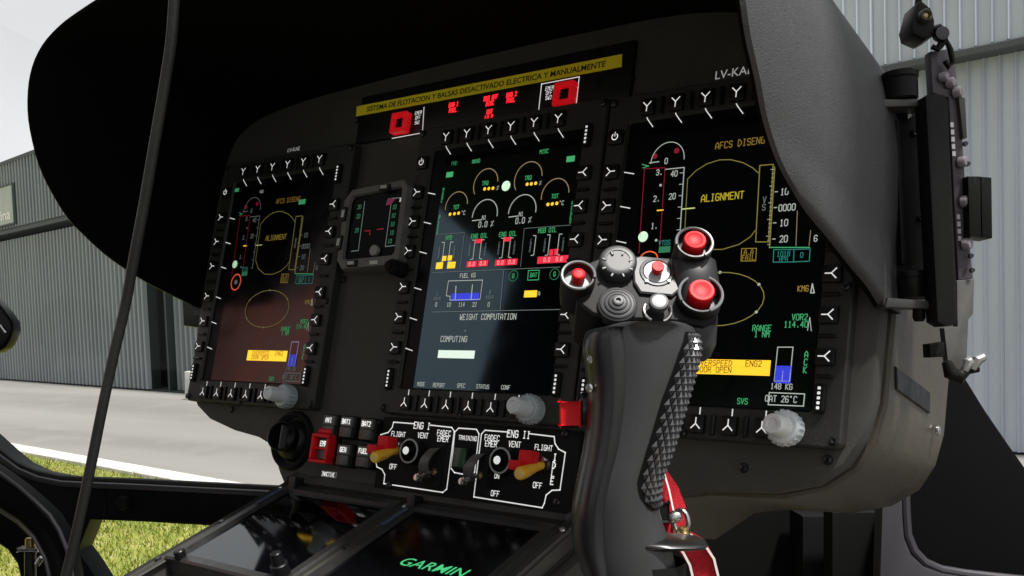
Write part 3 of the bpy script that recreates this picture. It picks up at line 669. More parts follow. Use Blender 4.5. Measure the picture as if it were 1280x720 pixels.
# --- flight page on both outer displays
def b6(x, y): return (740 + x / 2.879, 80 + y / 2.879)
def c6(x, y): return (840 + x / 2.769, 320 + y / 2.769)
def flight_page(th, dim):
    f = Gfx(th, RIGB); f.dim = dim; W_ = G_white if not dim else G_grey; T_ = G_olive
    f.arc(b6(272, 350), .0148, .0158, 182, 0, W_, .0008); f.dot(b6(228, 333), .0022, G_dred); f.dot(b6(306, 313), .0024, G_dred)
    f.line([b6(208, 357), b6(242, 352)], W_, .0009); f.text('0', b6(268, 350), .0052, W_)
    f.line([b6(182, 362), b6(205, 368), b6(184, 375)], G_green, .0008)
    f.line([b6(190, 378), b6(170, 682)], G_dred, .0008); f.line([b6(190, 378), b6(264, 374), b6(245, 655)], G_dred, .0008)
    f.line([b6(266, 380), b6(333, 373), b6(316, 640)], W_, .0009)
    for k in range(7): f.line([b6(330 - k * 2.3, 392 + k * 41), b6(318 - k * 2.3, 393 + k * 41)], W_, .0006)
    for t_, x, y in (('40', 297, 395), ('20', 290, 477), ('3.', 244, 390), ('2.', 234, 485), ('1.', 226, 583)): f.text(t_, b6(x, y), .0052, W_)
    f.dot(b6(248, 437), .0011, W_); f.dot(b6(232, 635), .0011, W_); f.line([b6(236, 528), b6(257, 526)], G_yel, .0012); f.line([b6(325, 523), b6(370, 519)], lit('display lime', (.7, .8, .25), .6), .0011)
    f.line([b6(345, 415), b6(335, 600)], T_, .0007)
    top = [(345, 415), (375, 385), (415, 360), (460, 346), (500, 345), (545, 356), (580, 375), (600, 393)]
    f.line([b6(*p) for p in top], T_, .0008); f.line([b6(335, 600), b6(360, 640), b6(410, 668), b6(470, 668), b6(530, 650), b6(572, 622), b6(588, 600)], T_, .0008)
    f.line([b6(605, 366), b6(653, 362), b6(636, 641), b6(590, 641)], T_, .0009, True)
    f.text('ALIGNMENT', b6(470, 478), .0062, lit('display mid yellow', (.75, .58, .05), .42) if not dim else G_amber, asp=.5); f.text('AFCS DISENG', b6(533, 285), .0058, lit('display brown', (.5, .30, .05), .3), asp=.5)
    f.text('VS', b6(621, 500), .0052, G_grey, vertical=True)
    f.line([b6(659, 366), b6(640, 661)], G_olive, .0011)
    for k in range(19): f.line([b6(656 - k * .95, 380 + k * 15), b6(650 - k * .95 - (6 if k % 4 == 0 else 0), 380.5 + k * 15)], W_, .0005)
    for t_, y in (('10', 460), ('0000', 517), ('10', 572), ('20', 630)): f.line([b6(662 - (y - 400) * .05, y + 1), b6(672 - (y - 400) * .05, y)], W_, .0008); f.text(t_, b6(694 + (10 if len(t_) > 2 else 0) - (y - 460) * .02, y), .0054, W_)
    f.line([b6(640, 661), b6(784, 661)], G_green, .0009); f.line([b6(740, 530), b6(735, 655)], G_tan, .0006); f.line([b6(788, 600), b6(782, 655)], G_tan, .0006)
    f.text('6', b6(806, 628), .0050, W_)
    f.line([b6(655, 669), b6(728, 668), b6(726, 713), b6(653, 714)], G_cyan, .0008, True); f.line([b6(728, 668), b6(786, 666), b6(783, 710), b6(726, 713)], G_cyan, .0008, True)
    f.text('1018', b6(690, 684), .0042, G_cyan); f.text('HPA', b6(690, 702), .0036, G_cyan); f.text('0', b6(756, 688), .0042, G_cyan)
    f.line([b6(540, 665), b6(593, 664), b6(590, 709), b6(537, 710)], G_amber, .0007, True); f.text('A.A', b6(565, 677), .0042, G_amber); f.text('FAIL', b6(564, 697), .0042, G_amber)
    f.dot(b6(185, 622), .0044, lit('display pale green', (.62, .95, .62), .8)); 
    ring = lit('display orange red', (.95, .14, .05), .7)
    if dim: f.arc(b6(205, 712), .0082, .0090, 0, 360, ring, .0018); f.dot(b6(205, 712), .0028, G_grey)
    else: f.arc(b6(205, 702), .0078, .0060, 0, 180, ring, .0012)
    f.text('VTOS', b6(262, 644), .0044, G_cyan); f.block(b6(262, 668), .0100, .0050, G_dgreen)
    f.arc((897, 374), .0365, .0205, 0, 360, T_, .0009)
    for a in (30, 90, 150, 210, 270, 330):
        p = f._l((897, 374)) + Vector((.0365 * math.cos(R_(a)), 0, .0205 * math.sin(R_(a)))); disc(f.g(W_), p, .0012, .0012, 8)
    f.text('RANGE', c6(312, 250), .0048, G_green); f.text('1 NM', c6(312, 271), .0048, G_green)
    f.text('VOR2', c6(443, 212), .0048, G_green); f.text('114.40', c6(430, 237), .0048, G_green); f.text('KM6', c6(455, 113), .0046, G_amber)
    f.line([c6(481, 128), c6(487, 97), c6(493, 128)], G_white, .0010, True); f.line([c6(470, 258), c6(478, 213), c6(483, 260)], G_white, .0006)
    f.text('ACK', c6(464, 365), .0050, G_green, vertical=True)
    f.block(c6(192, 385), .0655, .0112, G_yel); f.line([c6(75, 384), c6(310, 386)], G_ink, .0006)
    for t_, x, y in (('OVERSPEED', 148, 371), ('ENG2', 284, 373), ('DOOR OPEN', 145, 394)):
        p = f._l(c6(x, y)); p.y -= .0002; stext(f.g(G_ink), t_, p, .0040, asp=.55)
    f.line([c6(367, 316), c6(420, 316), c6(408, 434), c6(355, 433)], G_white if not dim else lit('display violet', (.6, .5, .85), .5), .0008, True); f.block(c6(385, 411), .0118, .0125, G_blue)
    f.line([c6(382, 432), c6(385, 398)], G_white, .0011)
    f.text('148 KG', c6(380, 452), .0044, W_); f.line([c6(338, 473), c6(460, 478), c6(456, 520), c6(334, 515)], W_, .0009, True); f.text('OAT 26*C', c6(378, 495), .0048, W_)
    f.text('SVS', c6(245, 503), .0046, G_green)
    if dim:
        f.block(b6(150, 250), .0075, .0042, G_green); f.block(b6(640, 290), .0110, .0055, G_green); f.text('HDG', b6(330, 250), .0036, G_white)
    f.done()
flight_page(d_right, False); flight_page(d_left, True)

# ------------------------------------------------------------------ warning panel above the centre display
wp = Thing('warning_panel', 'black warning light panel with red lit captions above the centre display', 'warning panel', (.055, PY, .088))
mb = MB(); mb.box((.055, PY - .002, .0925), (.330, .006, .0515), .0015, 2); mb.build('plate', black_m, wp)
WY = PY - .0052
an_m = mat('guard red plastic', (.50, .006, .010), .3, emit=(1, .01, .02), estr=.22)
for cx_, cy_, br, tx, tp in ((498.5, 153, [(530, 134), (528, 166), (490, 173)], ['EMER', 'OFF', 'SW1'], (523, 141)), (704.5, 116.5, [(673, 141), (677, 105), (724, 96), (720, 133)], ['EMER', 'OFF', 'SW2'], (687, 110))):
    c = at_y(cx_, cy_, WY - .006); d = .0105
    mb = MB()
    for a, b_ in (((-d, -d), (d, -d + .0045)), ((-d, d - .0045), (d, d)), ((-d, -d + .0046), (-d + .0045, d - .0046)), ((d - .0045, -d + .0046), (d, d - .0046))):
        mb.box((c.x + (a[0] + b_[0]) / 2, c.y + .003, c.z + (a[1] + b_[1]) / 2), (b_[0] - a[0], .010, b_[1] - a[1]), .0008, 1)
    gd = mb.build('guard_frame', an_m, wp)
    mb = MB(); mb.box((c.x, c.y + .004, c.z), (.010, .007, .010), .001, 1); mb.build('guarded_button', black_m, wp)
    mb = MB(); mb.ribbon([at_y(*p, WY - .0003) for p in br], .0009); mb.build('bracket_line', white_m, wp, smooth=False)
    mb = MB()
    for k, t_ in enumerate(tx): stext(mb, t_, at_y(tp[0] - k * .7, tp[1] + k * 6, WY - .0003), .0034)
    mb.build('legend', white_m, wp, smooth=False, kind='stuff')
for px, py, l1, l2 in ((567, 134, 'ENG 1', 'FAIL'), (613.5, 125.5, 'BUS OFF', 'DISC'), (639.5, 121.5, 'ENG 2', 'FAIL'), (612, 143, 'ROT', 'LO P')):
    mb = MB(); stext(mb, l1, at_y(px, py - 3.4, WY - .0003), .0040, wd=.0011, asp=.42); stext(mb, l2, at_y(px - 1, py + 3.6, WY - .0003), .0040, wd=.0011, asp=.42); mb.build('warning_caption', A_red, wp, smooth=False, kind='stuff')
for px, py in ((552, 140), (590, 133), (655, 118), (590, 150)):
    pass
yp = Thing('placard', 'yellow adhesive label strip with black capitals across the top of the panel', 'label', (.055, WY, .0965))
q = [at_y(446, 133, WY - .0006), at_y(445, 145.5, WY - .0006), at_y(777, 83.5, WY - .0006), at_y(777.5, 67.5, WY - .0006)]
mb = MB(); mb.prism(q, (0, .0005, 0)); mb.build('strip', yelb_m, yp)
ux_ = ((q[2] - q[1]).normalized()); ftext('SISTEMA DE FLOTACION Y BALSAS DESACTIVADO ELECTRICA Y MANUALMENTE', 'lettering', ink_m, yp, None, (q[0] + q[2]) / 2 + Vector((0, -.0003, -.0004)), .0078, ux_, (0, 0, 1), width=.292, bold=.012)
for px, py, t_ in ((911, 91, 'LV-KAE'), (367, 187, 'LV-KAE')):
    tt = Thing('registration_label', 'white registration letters above the ' + ('right' if px > 600 else 'left') + ' display', 'label', at_y(px, py, PY - .0004))
    c = at_y(px + (6 if px > 600 else 0), py, PY - .0004); ftext(t_, 'lettering', mat('glowing letter white', (.75, .75, .73), .6, emit=(1, 1, 1), estr=.16), tt, None, c, .0100 if px > 600 else .0065, (1, 0, 0), (0, 0, 1))  # letters given a slight glow to brighten them under the hood

# ------------------------------------------------------------------ standby instrument
si = Thing('standby_instrument', 'small grey framed standby flight instrument between the left and centre displays', 'instrument', (-.05, 0, -.033))
so_ = [(-.0985, -.0085), (-.0985, -.056), (-.082, -.0765), (-.0115, -.0745), (-.0020, -.066), (-.0020, .002), (-.0120, .0145), (-.077, .0125)]
mb = MB(); IY = -.008
so_ = [(-.0935, -.0015), (-.0905, -.066), (-.082, -.0755), (-.009, -.0735), (-.0035, -.068), (-.0055, .0050), (-.0120, .0125), (-.0840, .0085)]
hole = [(-.0845, -.0050), (-.0820, -.061), (-.0790, -.0645), (-.0150, -.0630), (-.0120, -.0600), (-.0138, .0015), (-.0170, .0040), (-.0810, .0005)]
rg = lambda pts, y, k=1.0: [Vector((-.048 + (x + .048) * k, y, -.032 + (z + .032) * k)) for x, z in pts]
mb.loft([rg(so_, PY), rg(so_, IY + .003), rg(so_, IY, .975), rg(hole, IY, 1.03), rg(hole, IY + .004)], cap=False); mb.build('frame', iesi_m, si)
mb = MB(); mb.bm.faces.new([mb.bm.verts.new(p) for p in rg(hole, IY + .0035, 1.01)]); sscr = mb.build('screen', glass_screen('standby glass', .15, .03), si, smooth=False)
SIY = IY + .0030
def sip(x, y): return at_y(410 + x / 5.14, 210 + y / 5.14, SIY)
mb = MB(); mb.ribbon([sip(236, 215), sip(195, 530), sip(150, 535)], .0008); mb.ribbon([sip(470, 190), sip(410, 195), sip(368, 505), sip(445, 495)], .0008); mb.build('scale_lines', G_grey, si, sscr, smooth=False, kind='stuff')
mb = MB()
for x, y in ((415, 250), (408, 305), (402, 360), (398, 415), (385, 470)): stext(mb, '10', sip(x + 12, y), .0040)
for x, y in ((212, 250), (205, 310), (195, 400)): stext(mb, '20', sip(x - 10, y), .0040)
mb.build('scale_numbers', G_dgreen, si, sscr, smooth=False, kind='stuff')
mb = MB(); mb.ribbon([sip(235, 405), sip(270, 402), sip(268, 430)], .0010); mb.ribbon([sip(315, 395), sip(355, 390)], .0010); mb.build('aircraft_symbol', G_dred, si, sscr, smooth=False)
mb = MB()
for p in ((385, 185), (365, 255), (410, 250), (470, 185)): pass
mb.quad([sip(385, 195), sip(370, 240), sip(405, 235), sip(440, 192)]); mb.build('pitch_field', lit('display dim magenta', (.22, .03, .08), .35), si, sscr, smooth=False)
mb = MB(); rect(mb, sip(458, 218), sip(486, 190)); mb.build('value_box', G_white, si, sscr, smooth=False)
for px, py, w_, h_ in ((366, 125, .0135, .0065), (105, 297, .0062, .0150), (75, 480, .0062, .0150), (155, 613, .0135, .0068)):
    c = at_y(410 + px / 5.14, 210 + py / 5.14, IY - .001)
    mb = MB(); mb.box(c, (w_, .004, h_), .001, 1); bb = mb.build('button', black_m, si)
    mb = MB(); mb.box(c + Vector((0, -.0022, 0)), (w_ * .62, .0006, h_ * .5)); mb.build('legend', mat('button legend grey', (.5, .5, .48), .6), si, bb)
c = at_y(468, 313, IY + .001); mb = MB(); mb.lathe([(.0055, .003), (.0055, -.001), (.0048, -.0018), (0, -.0018)], c, (0, 1, 0), 20); mb.build('light_sensor', mat('sensor grey', (.28, .28, .26), .5), si)
c = at_y(495, 335, IY); mb = MB(); mb.lathe([(.0075, .01), (.0075, -.006), (.0065, -.008), (.0040, -.008), (.0036, -.012), (0, -.0125)], c, (0, 1, 0), 20); mb.build('set_knob', matt_m, si)
c = at_y(467, 328, IY - .0004); mb = MB(); mb.box(c, (.011, .0008, .0038), .0003, 1); mb.build('nameplate', mat('pale nameplate', (.55, .55, .5), .6), si)

# ------------------------------------------------------------------ engine control panel
EY = PY - .005
ec = Thing('engine_control_panel', 'black engine control panel with white outlines, red guards and amber levers', 'switch panel', (.106, PY, -.252))
mb = MB(); mb.box((.1015, PY - .002, -.2515), (.2220, .006, .0700), .0012, 2); mb.build('plate', matt_m, ec)
def e6(x, y): return at_y(380 + x / 6, 500 + y / 6, EY - .0003)
def e4(x, y): return at_y(560 + x / 4.5, 500 + y / 4.5, EY - .0003)
lw = .0011
for pts in ([e6(*p) for p in ((828, 178), (672, 166), (662, 205), (632, 243), (575, 260), (540, 470), (547, 502), (585, 520), (606, 560), (598, 627), (1040, 693), (1070, 668), (1127, 235), (1108, 206), (945, 188))],
            [e4(*p) for p in ((60, 158), (38, 180), (18, 385), (36, 408), (130, 426), (150, 405), (174, 190), (160, 165), (60, 158))],
            [e4(*p) for p in ((345, 181), (208, 170), (188, 192), (145, 545), (530, 606), (542, 580), (552, 535), (585, 508), (630, 506), (660, 296), (622, 276), (602, 245), (597, 206), (455, 189))]):
    mb = MB(); mb.ribbon(pts, lw); mb.build('outline', white_m, ec, smooth=False)
for t_, p, h in (('ENG I', e6(885, 193), .0062), ('FLIGHT', e6(708, 256), .0046), ('VENT', e6(892, 266), .0050), ('FADEC', e6(1050, 248), .0050), ('EMER', e6(1042, 292), .0050), ('OFF', e6(668, 500), .0048),
                 ('TRAINING', e4(110, 214), .0040), ('ENG II', e4(397, 193), .0062), ('FADEC', e4(248, 213), .0050), ('EMER', e4(242, 247), .0050), ('VENT', e4(375, 249), .0050), ('FLIGHT', e4(538, 268), .0046), ('OFF', e4(503, 480), .0048), ('ON', e4(275, 428), .0042), ('OFF', e4(265, 526), .0048)):
    mb = MB(); stext(mb, t_, p, h * .92, wd=h * .14, asp=.5); mb.build('legend', white_m, ec, smooth=False, kind='stuff')
mb = MB(); stext(mb, 'IDLE', e4(594, 385), .0052, wd=.0010, vertical=True); mb.build('legend', white_m, ec, smooth=False, kind='stuff')
mb = MB(); mb.ribbon([e6(772, 315), e6(752, 455)], .0012); mb.build('mark_line', white_m, ec, smooth=False)
def ecp_side(rot_c, piv, tip, reds, cov):
    c = rot_c; mb = MB(); mb.lathe([(.0118, 0), (.0118, -.007), (.0112, -.008), (.0095, -.008), (.0090, -.004), (.0042, -.004), (.0040, -.011), (.0034, -.012), (0, -.012)], c, (0, 1, 0), 28); k_ = mb.build('vent_knob', matt_m, ec)
    mb = MB(); mb.lathe([(.0114, -.0082), (.0110, -.0088), (.0098, -.0088), (.0096, -.0082)], c, (0, 1, 0), 28); mb.build('rim', mat('knob rim grey', (.35, .35, .34), .5), ec, k_)
    mb = MB(); mb.lathe([(.0036, -.0120), (.0032, -.0128), (0, -.0129)], c, (0, 1, 0), 16); mb.build('cap', white_m, ec, k_)
    d_ = tip - piv; mb = MB(); mb.lathe([(0, 0), (.0036, .0), (.0036, d_.length * .35), (.0042, d_.length * .5), (.0054, d_.length * .86), (.0054, d_.length * .95), (.0047, d_.length), (0, d_.length)], piv, d_, 20); lv = mb.build('fuel_lever', yell_m, ec)
    mb = MB(); mb.lathe([(.0040, d_.length), (.0036, d_.length + .0006), (0, d_.length + .0008)], piv, d_, 16); mb.build('lever_end', mat('pale amber', (.85, .62, .18), .4), ec, lv)
    mb = MB(); mb.lathe([(.0078, 0), (.0078, -.003), (.006, -.005), (0, -.005)], piv + Vector((0, .002, 0)), (0, 1, 0), 18); mb.build('lever_boss', screw_m, ec)
    mb = MB(); mb.cyl(piv + Vector((.004, -.002, .004)), piv + Vector((.004, -.008, .004)), .0022, 12); mb.build('pivot_pin', steel_m, ec)
    for cc, sz in reds: 
        mb = MB(); mb.box(cc, sz, .0016, 2); mb.build('lever_guard', red_m, ec)
    top, bot = cov; mb = MB(); n = 9; wv = Vector((.0052, 0, .0006)); rA = []
    for i in range(n):
        f_ = i / (n - 1); p = top.lerp(bot, f_) + Vector((0, -.012 * math.sin(math.pi * (.12 + f_ * .80)), 0)); rA.append([p - wv, p + wv, p + wv + Vector((0, .0018, 0)), p - wv + Vector((0, .0018, 0))])
    mb.loft(rA); mb.build('switch_cover', mat('cover grey', (.10, .10, .095), .45), ec)
    mb = MB(); mb.box(top.lerp(bot, .5) + Vector((.0075, .004, -.003)), (.011, .012, .040), .002, 2); mb.build('switch_housing', matt_m, ec)
    b0 = bot + Vector((.009, -.002, .006)); mb = MB(); mb.lathe([(0, 0), (.0016, 0), (.0014, .010), (.0028, .015), (.0024, .018), (0, .019)], b0, (-.2, -1, -.35), 14); mb.build('toggle', steel_m, ec)
    mb = MB(); mb.lathe([(0, 0), (.0034, 0), (.0034, .003), (0, .003)], b0 + Vector((.0005, .002, 0)), (0, -1, 0), 6); mb.build('toggle_nut', brass_m, ec)
    b1 = bot + Vector((-.001, -.008, -.001)); mb = MB(); mb.lathe([(0, 0), (.003, .0005), (.0036, .003), (.003, .0055), (0, .006)], b1, (0, -1, 0), 14); mb.build('cover_stud', steel_m, ec)
ecp_side(at_y(518.5, 565, EY), at_y(499, 561.5, EY), at_y(468, 572, -.030), [(at_y(484, 554, -.006), (.0130, .013, .0125)), (at_y(470, 562, -.016), (.0120, .013, .0080))], (at_y(547, 561, .002), at_y(534, 597, .002)))
ecp_side(at_y(632, 577, EY), at_y(679, 580.5, EY), at_y(649, 592.5, -.028), [(at_y(661, 573, -.006), (.0130, .012, .0125)), (at_y(647.5, 582, -.015), (.0120, .012, .0080))], (at_y(603, 568, .002), at_y(590, 602, .002)))
c = at_y(579, 573, EY); mb = MB(); mb.box(c + Vector((0, -.002, 0)), (.0170, .006, .0200), .0012, 2); mb.build('training_button_frame', matt_m, ec)
mb = MB(); mb.box(c + Vector((0, -.0052, 0)), (.0140, .0020, .0170), .0008, 2); mb.build('training_button', mat('dark green lens', (.012, .060, .030), .25), ec)
for px, py in ((487, 607), (473, 528), (707, 542), (697, 628)): inst(scr_me, 'screw', ec, at_y(px, py, EY))

# ------------------------------------------------------------------ small switches and air outlet left of the engine panel
cap_m = mat('button grey', (.075, .080, .078), .4, noise=.1, nscale=200)
capd_m = mat('button lower lens', (.028, .036, .033), .3)
for px, py, t_, lab in ((412, 532, 'AVI', 'top row first'), (434, 534, 'BAT1', 'top row second'), (459, 537, 'BAT2', 'top row third'), (430, 569, 'GEN', 'bottom row middle'), (455, 571, 'FUEL', 'bottom row third')):
    c = at_y(px, py, PY - .011)
    th = Thing('push_button_switch', 'square grey push button, %s of the block beside the air outlet' % lab, 'switch', (c.x, PY, c.z), 'square push button switches')
    mb = MB(); mb.box(c + Vector((0, .0065, 0)), (.0190, .010, .0225), .0012, 1); mb.build('housing', matt_m, th)
    mb = MB(); mb.box(c + Vector((0, 0, .0050)), (.0170, .004, .0098), .0010, 2); u_ = mb.build('upper_lens', cap_m, th)
    mb = MB(); mb.box(c + Vector((0, 0, -.0050)), (.0170, .004, .0098), .0010, 2); mb.build('lower_lens', capd_m, th)
    mb = MB(); stext(mb, t_, c + Vector((0, -.0023, .0052)), .0042, wd=.0010, asp=.5); mb.build('legend', white_m, th, u_, smooth=False)
c = at_y(403.5, 561, PY - .012)
th = Thing('guarded_switch', 'square push button inside a bright red guard frame', 'switch', (c.x, PY, c.z))
for a, s_ in (((0, 0, .0125), (.0250, .012, .0035)), ((0, 0, -.0125), (.0250, .012, .0035)), ((-.0108, 0, 0), (.0034, .012, .0214)), ((.0108, 0, 0), (.0034, .012, .0214)), ((0, -.0005, 0), (.0180, .006, .0022))):
    mb = MB(); mb.box(c + Vector(a), s_, .0008, 1); mb.build('guard_bar', red_m, th)
mb = MB(); mb.box(c + Vector((.001, .003, .0170)), (.018, .012, .0050), .0012, 1); mb.build('guard_hinge', red_m, th)
mb = MB(); mb.box(c + Vector((0, .008, 0)), (.0250, .010, .0280), .001, 1); mb.build('housing', matt_m, th)
mb = MB(); mb.box(c + Vector((0, .0025, 0)), (.0170, .004, .0200), .0010, 2); mb.build('lens', cap_m, th)
mb = MB(); stext(mb, 'EMR', c + Vector((0, -.0002, .0050)), .0045, wd=.0011, asp=.5); mb.build('legend', white_m, th, smooth=False)
c = at_y(411, 593, PY - .0006); th = Thing('placard', 'tiny white bordered placard under the red guarded switch', 'label', c)
mb = MB(); mb.box(c, (.022, .0008, .0060), .0003, 1); mb.build('plate', mat('placard white', (.6, .6, .57), .6), th)
mb = MB(); mb.box(c + Vector((0, -.0005, 0)), (.0205, .0006, .0048)); mb.build('field', ink_m, th)
mb = MB(); stext(mb, 'INACTIVE', c + Vector((0, -.0010, 0)), .0036, wd=.0007, asp=.45); mb.build('lettering', white_m, th, smooth=False)

c = at_y(367, 551, PY); th = Thing('air_outlet', 'round black swivelling air outlet on the lower left of the panel', 'air vent', c)
mb = MB(); mb.lathe([(.0305, .002), (.0305, -.003), (.0290, -.0055), (.0270, -.0060), (.0235, -.0030), (.0225, .004), (.0225, .01)], c, (0, 1, 0), 40); mb.build('ring', matt_m, th)
mb = MB(); mb.lathe([(.0228 * math.sin(R_(a)), -.0228 * math.cos(R_(a)) + .006) for a in range(0, 100, 9)], c, (0, 1, 0), 32); mb.build('ball', black_m, th)
ax = Vector((.35, -1, .10)).normalized(); b0 = c + ax * .006
mb = MB(); mb.lathe([(.0135, 0), (.0150, .016), (.0152, .020), (.0142, .021), (.0132, .020), (.0115, .006), (0, .004)], b0, ax, 32); nz_ = mb.build('nozzle', black_m, th)
mb = MB(); mb.box(b0 + ax * .012, (.0015, .012, .024), .0004, 1); mb.build('vane', cap_m, th, nz_)

# ------------------------------------------------------------------ centre console with two navigators
CVD = Vector((0, -.859, -.511)); CVN = Vector((0, -.511, .859)); CO = Vector((0, .008, -.2965))
def cn(x, v, n): return Vector((x, 0, 0)) + CO + CVD * v + CVN * n
def on_console(px, py, n=0.0):
    d = ray(px, py); p0 = CO + CVN * n; s_ = (p0 - CAM).dot(CVN) / d.dot(CVN); return CAM + d * s_
RC = Matrix((Vector((1, 0, 0)), CVD, CVN)).transposed()
cs = Thing('centre_console', 'dark centre console running back from the panel under two navigators', 'console', (.05, -.1, -.8))
side = [cn(0, -.016, -.012), cn(0, .42, -.012), cn(0, .46, -.05), Vector((0, -.38, -.95)), Vector((0, .16, -.95)), Vector((0, .16, -.32))]
mb = MB(); mb.prism([Vector((-.118, p.y, p.z)) for p in side], (.350, 0, 0), .004, 2); mb.build('body', panel_m, cs)
mb = MB(); mb.box(cn(.045, -.006, .002), (.335, .010, .018), .003, 2, RC); mb.build('front_lip', panel_m, cs)
rail_m = mat('console rail', (.055, .053, .047), .45, dust=0.08, noise=.1, nscale=60, bump=.2, bscale=1500)
for x in (-.121, .0475, .216):
    mb = MB(); mb.box(cn(x, .165, -.001), (.010, .34, .014), .003, 2, RC); mb.build('rail', rail_m, cs)
    for v in (.012, .085, .155):
        mb = MB(); mb.lathe([(0, .0095), (.0022, .0095), (.0030, .0080), (.0030, .006)], cn(x, v, 0), CVN, 14); mb.build('rail_screw', steel_m if v < .05 else screw_m, cs)
for px, py in ((370, 600), (518, 624)):
    c = at_y(px, py + 6, -.004); mb = MB(); mb.box(c, (.010, .012, .016), .0018, 2); mb.build('latch_post', black_m, cs)
nb_m = mat('navigator bezel', (.020, .020, .020), .4, dust=0.06, noise=.1, nscale=100, rvar=.08)
def navigator(x0, x1, label, glass):
    cxn = (x0 + x1) / 2; wn = x1 - x0; hn = .152
    th = Thing('navigator', label, 'display', cn(cxn, hn / 2, -.012), 'navigators on the centre console')
    def ring(ins, n): return [cn(x0 + ins, .006 + ins, n), cn(x1 - ins, .006 + ins, n), cn(x1 - ins, hn - ins, n), cn(x0 + ins, hn - ins, n)]
    mb = MB(); mb.loft([ring(0, -.012), ring(0, .0085), ring(.0015, .0105), ring(.0090, .0105), ring(.0105, .0070)], cap=False); mb.build('bezel', nb_m, th, ang=20)
    mb = MB(); mb.bm.faces.new([mb.bm.verts.new(p) for p in ring(.0100, .0072)]); s_ = mb.build('screen', glass, th, smooth=False)
    mb = MB(); mb.box(cn(x0 + .0045, .035, .0108), (.0035, .030, .0018), .0006, 1, RC); mb.build('card_slot', mat('slot blue grey', (.06, .08, .12), .3), th)
    mb = MB(); c = cn(x1 - .012, hn - .012, .0095); mb.lathe([(.0075, 0), (.0072, .010), (.0062, .0108), (.0050, .0108), (.0046, .020), (.0038, .0208), (0, .0205)], c, CVN, 22); mb.build('knob', black_m, th)
    mb = MB(); c = cn(x0 + .02, hn - .004, .0095); mb.lathe([(.0050, 0), (.0048, .007), (.0040, .0078), (0, .0078)], c, CVN, 20); mb.build('volume_knob', black_m, th)
    return th, s_
navigator(-.1155, .0420, 'left console navigator with pale sky reflection on its blank screen', nav_m)
n2, s2 = navigator(.0530, .2105, 'right console navigator starting up with a green logo', glass_screen('navigator glass dull', .18, .25))
gp = on_console(540, 709, .0076)
ftext('GARMIN', 'logo', nav_green, n2, s2, gp, .0155, (1, 0, 0), -CVD, width=.066, shear=.18, bold=.004)

# ------------------------------------------------------------------ cyclic stick
DS = .50; MP = DS / FPX
def K(px, py, dn=0.0): return CAM + CR * ((px - CX) * MP) + CD * ((py - CY) * MP) + CF * (DS - dn)
CU, CN = -CD, -CF
ck = Thing('cyclic_stick', 'black cyclic stick with checkered grip and red topped buttons', 'control stick', K(800, 900))
def lobe(secs, b, npow=2.3, n=28):
    rings = []
    for y, l, r_, dn in secs:
        cx_, a = (l + r_) / 2, (r_ - l) / 2 * MP; ring = []
        for k in range(n):
            an = 2 * math.pi * k / n; c_, s_ = math.cos(an), math.sin(an)
            ring.append(K(cx_, y, dn) + CR * (a * math.copysign(abs(c_) ** (2 / npow), c_)) + CN * (b * math.copysign(abs(s_) ** (2 / npow), s_)))
        rings.append(ring)
    return rings
gr = [(404, 772, 846, .004), (407, 760, 858, .002), (414, 748, 868, 0), (440, 744, 872, 0), (480, 746, 862, 0), (520, 744, 850, 0), (560, 738, 838, 0), (600, 728, 824, 0), (640, 724, 824, 0), (675, 726, 836, 0), (700, 730, 842, 0), (740, 738, 850, 0), (800, 742, 862, 0)]
gr_s = smooth_secs(gr)
mb = MB(); mb.loft(lobe(gr_s, .0245)); mb.build('grip', grip_m, ck, ang=60)
gl = [(410, 748, 780, .002), (413, 736, 784, 0), (420, 730, 787, 0), (440, 728, 794, 0), (480, 733, 794, 0), (520, 733, 790, 0), (560, 728, 784, 0), (600, 720, 773, 0), (640, 714, 766, 0), (680, 716, 765, 0), (705, 724, 766, 0), (740, 736, 768, 0), (800, 742, 772, 0)]
mb = MB(); mb.loft(lobe([(a, b, c, d + .0035) for a, b, c, d in smooth_secs(gl)], .0205, 2.0)); mb.build('front_shell', gripd_m, ck, ang=60)
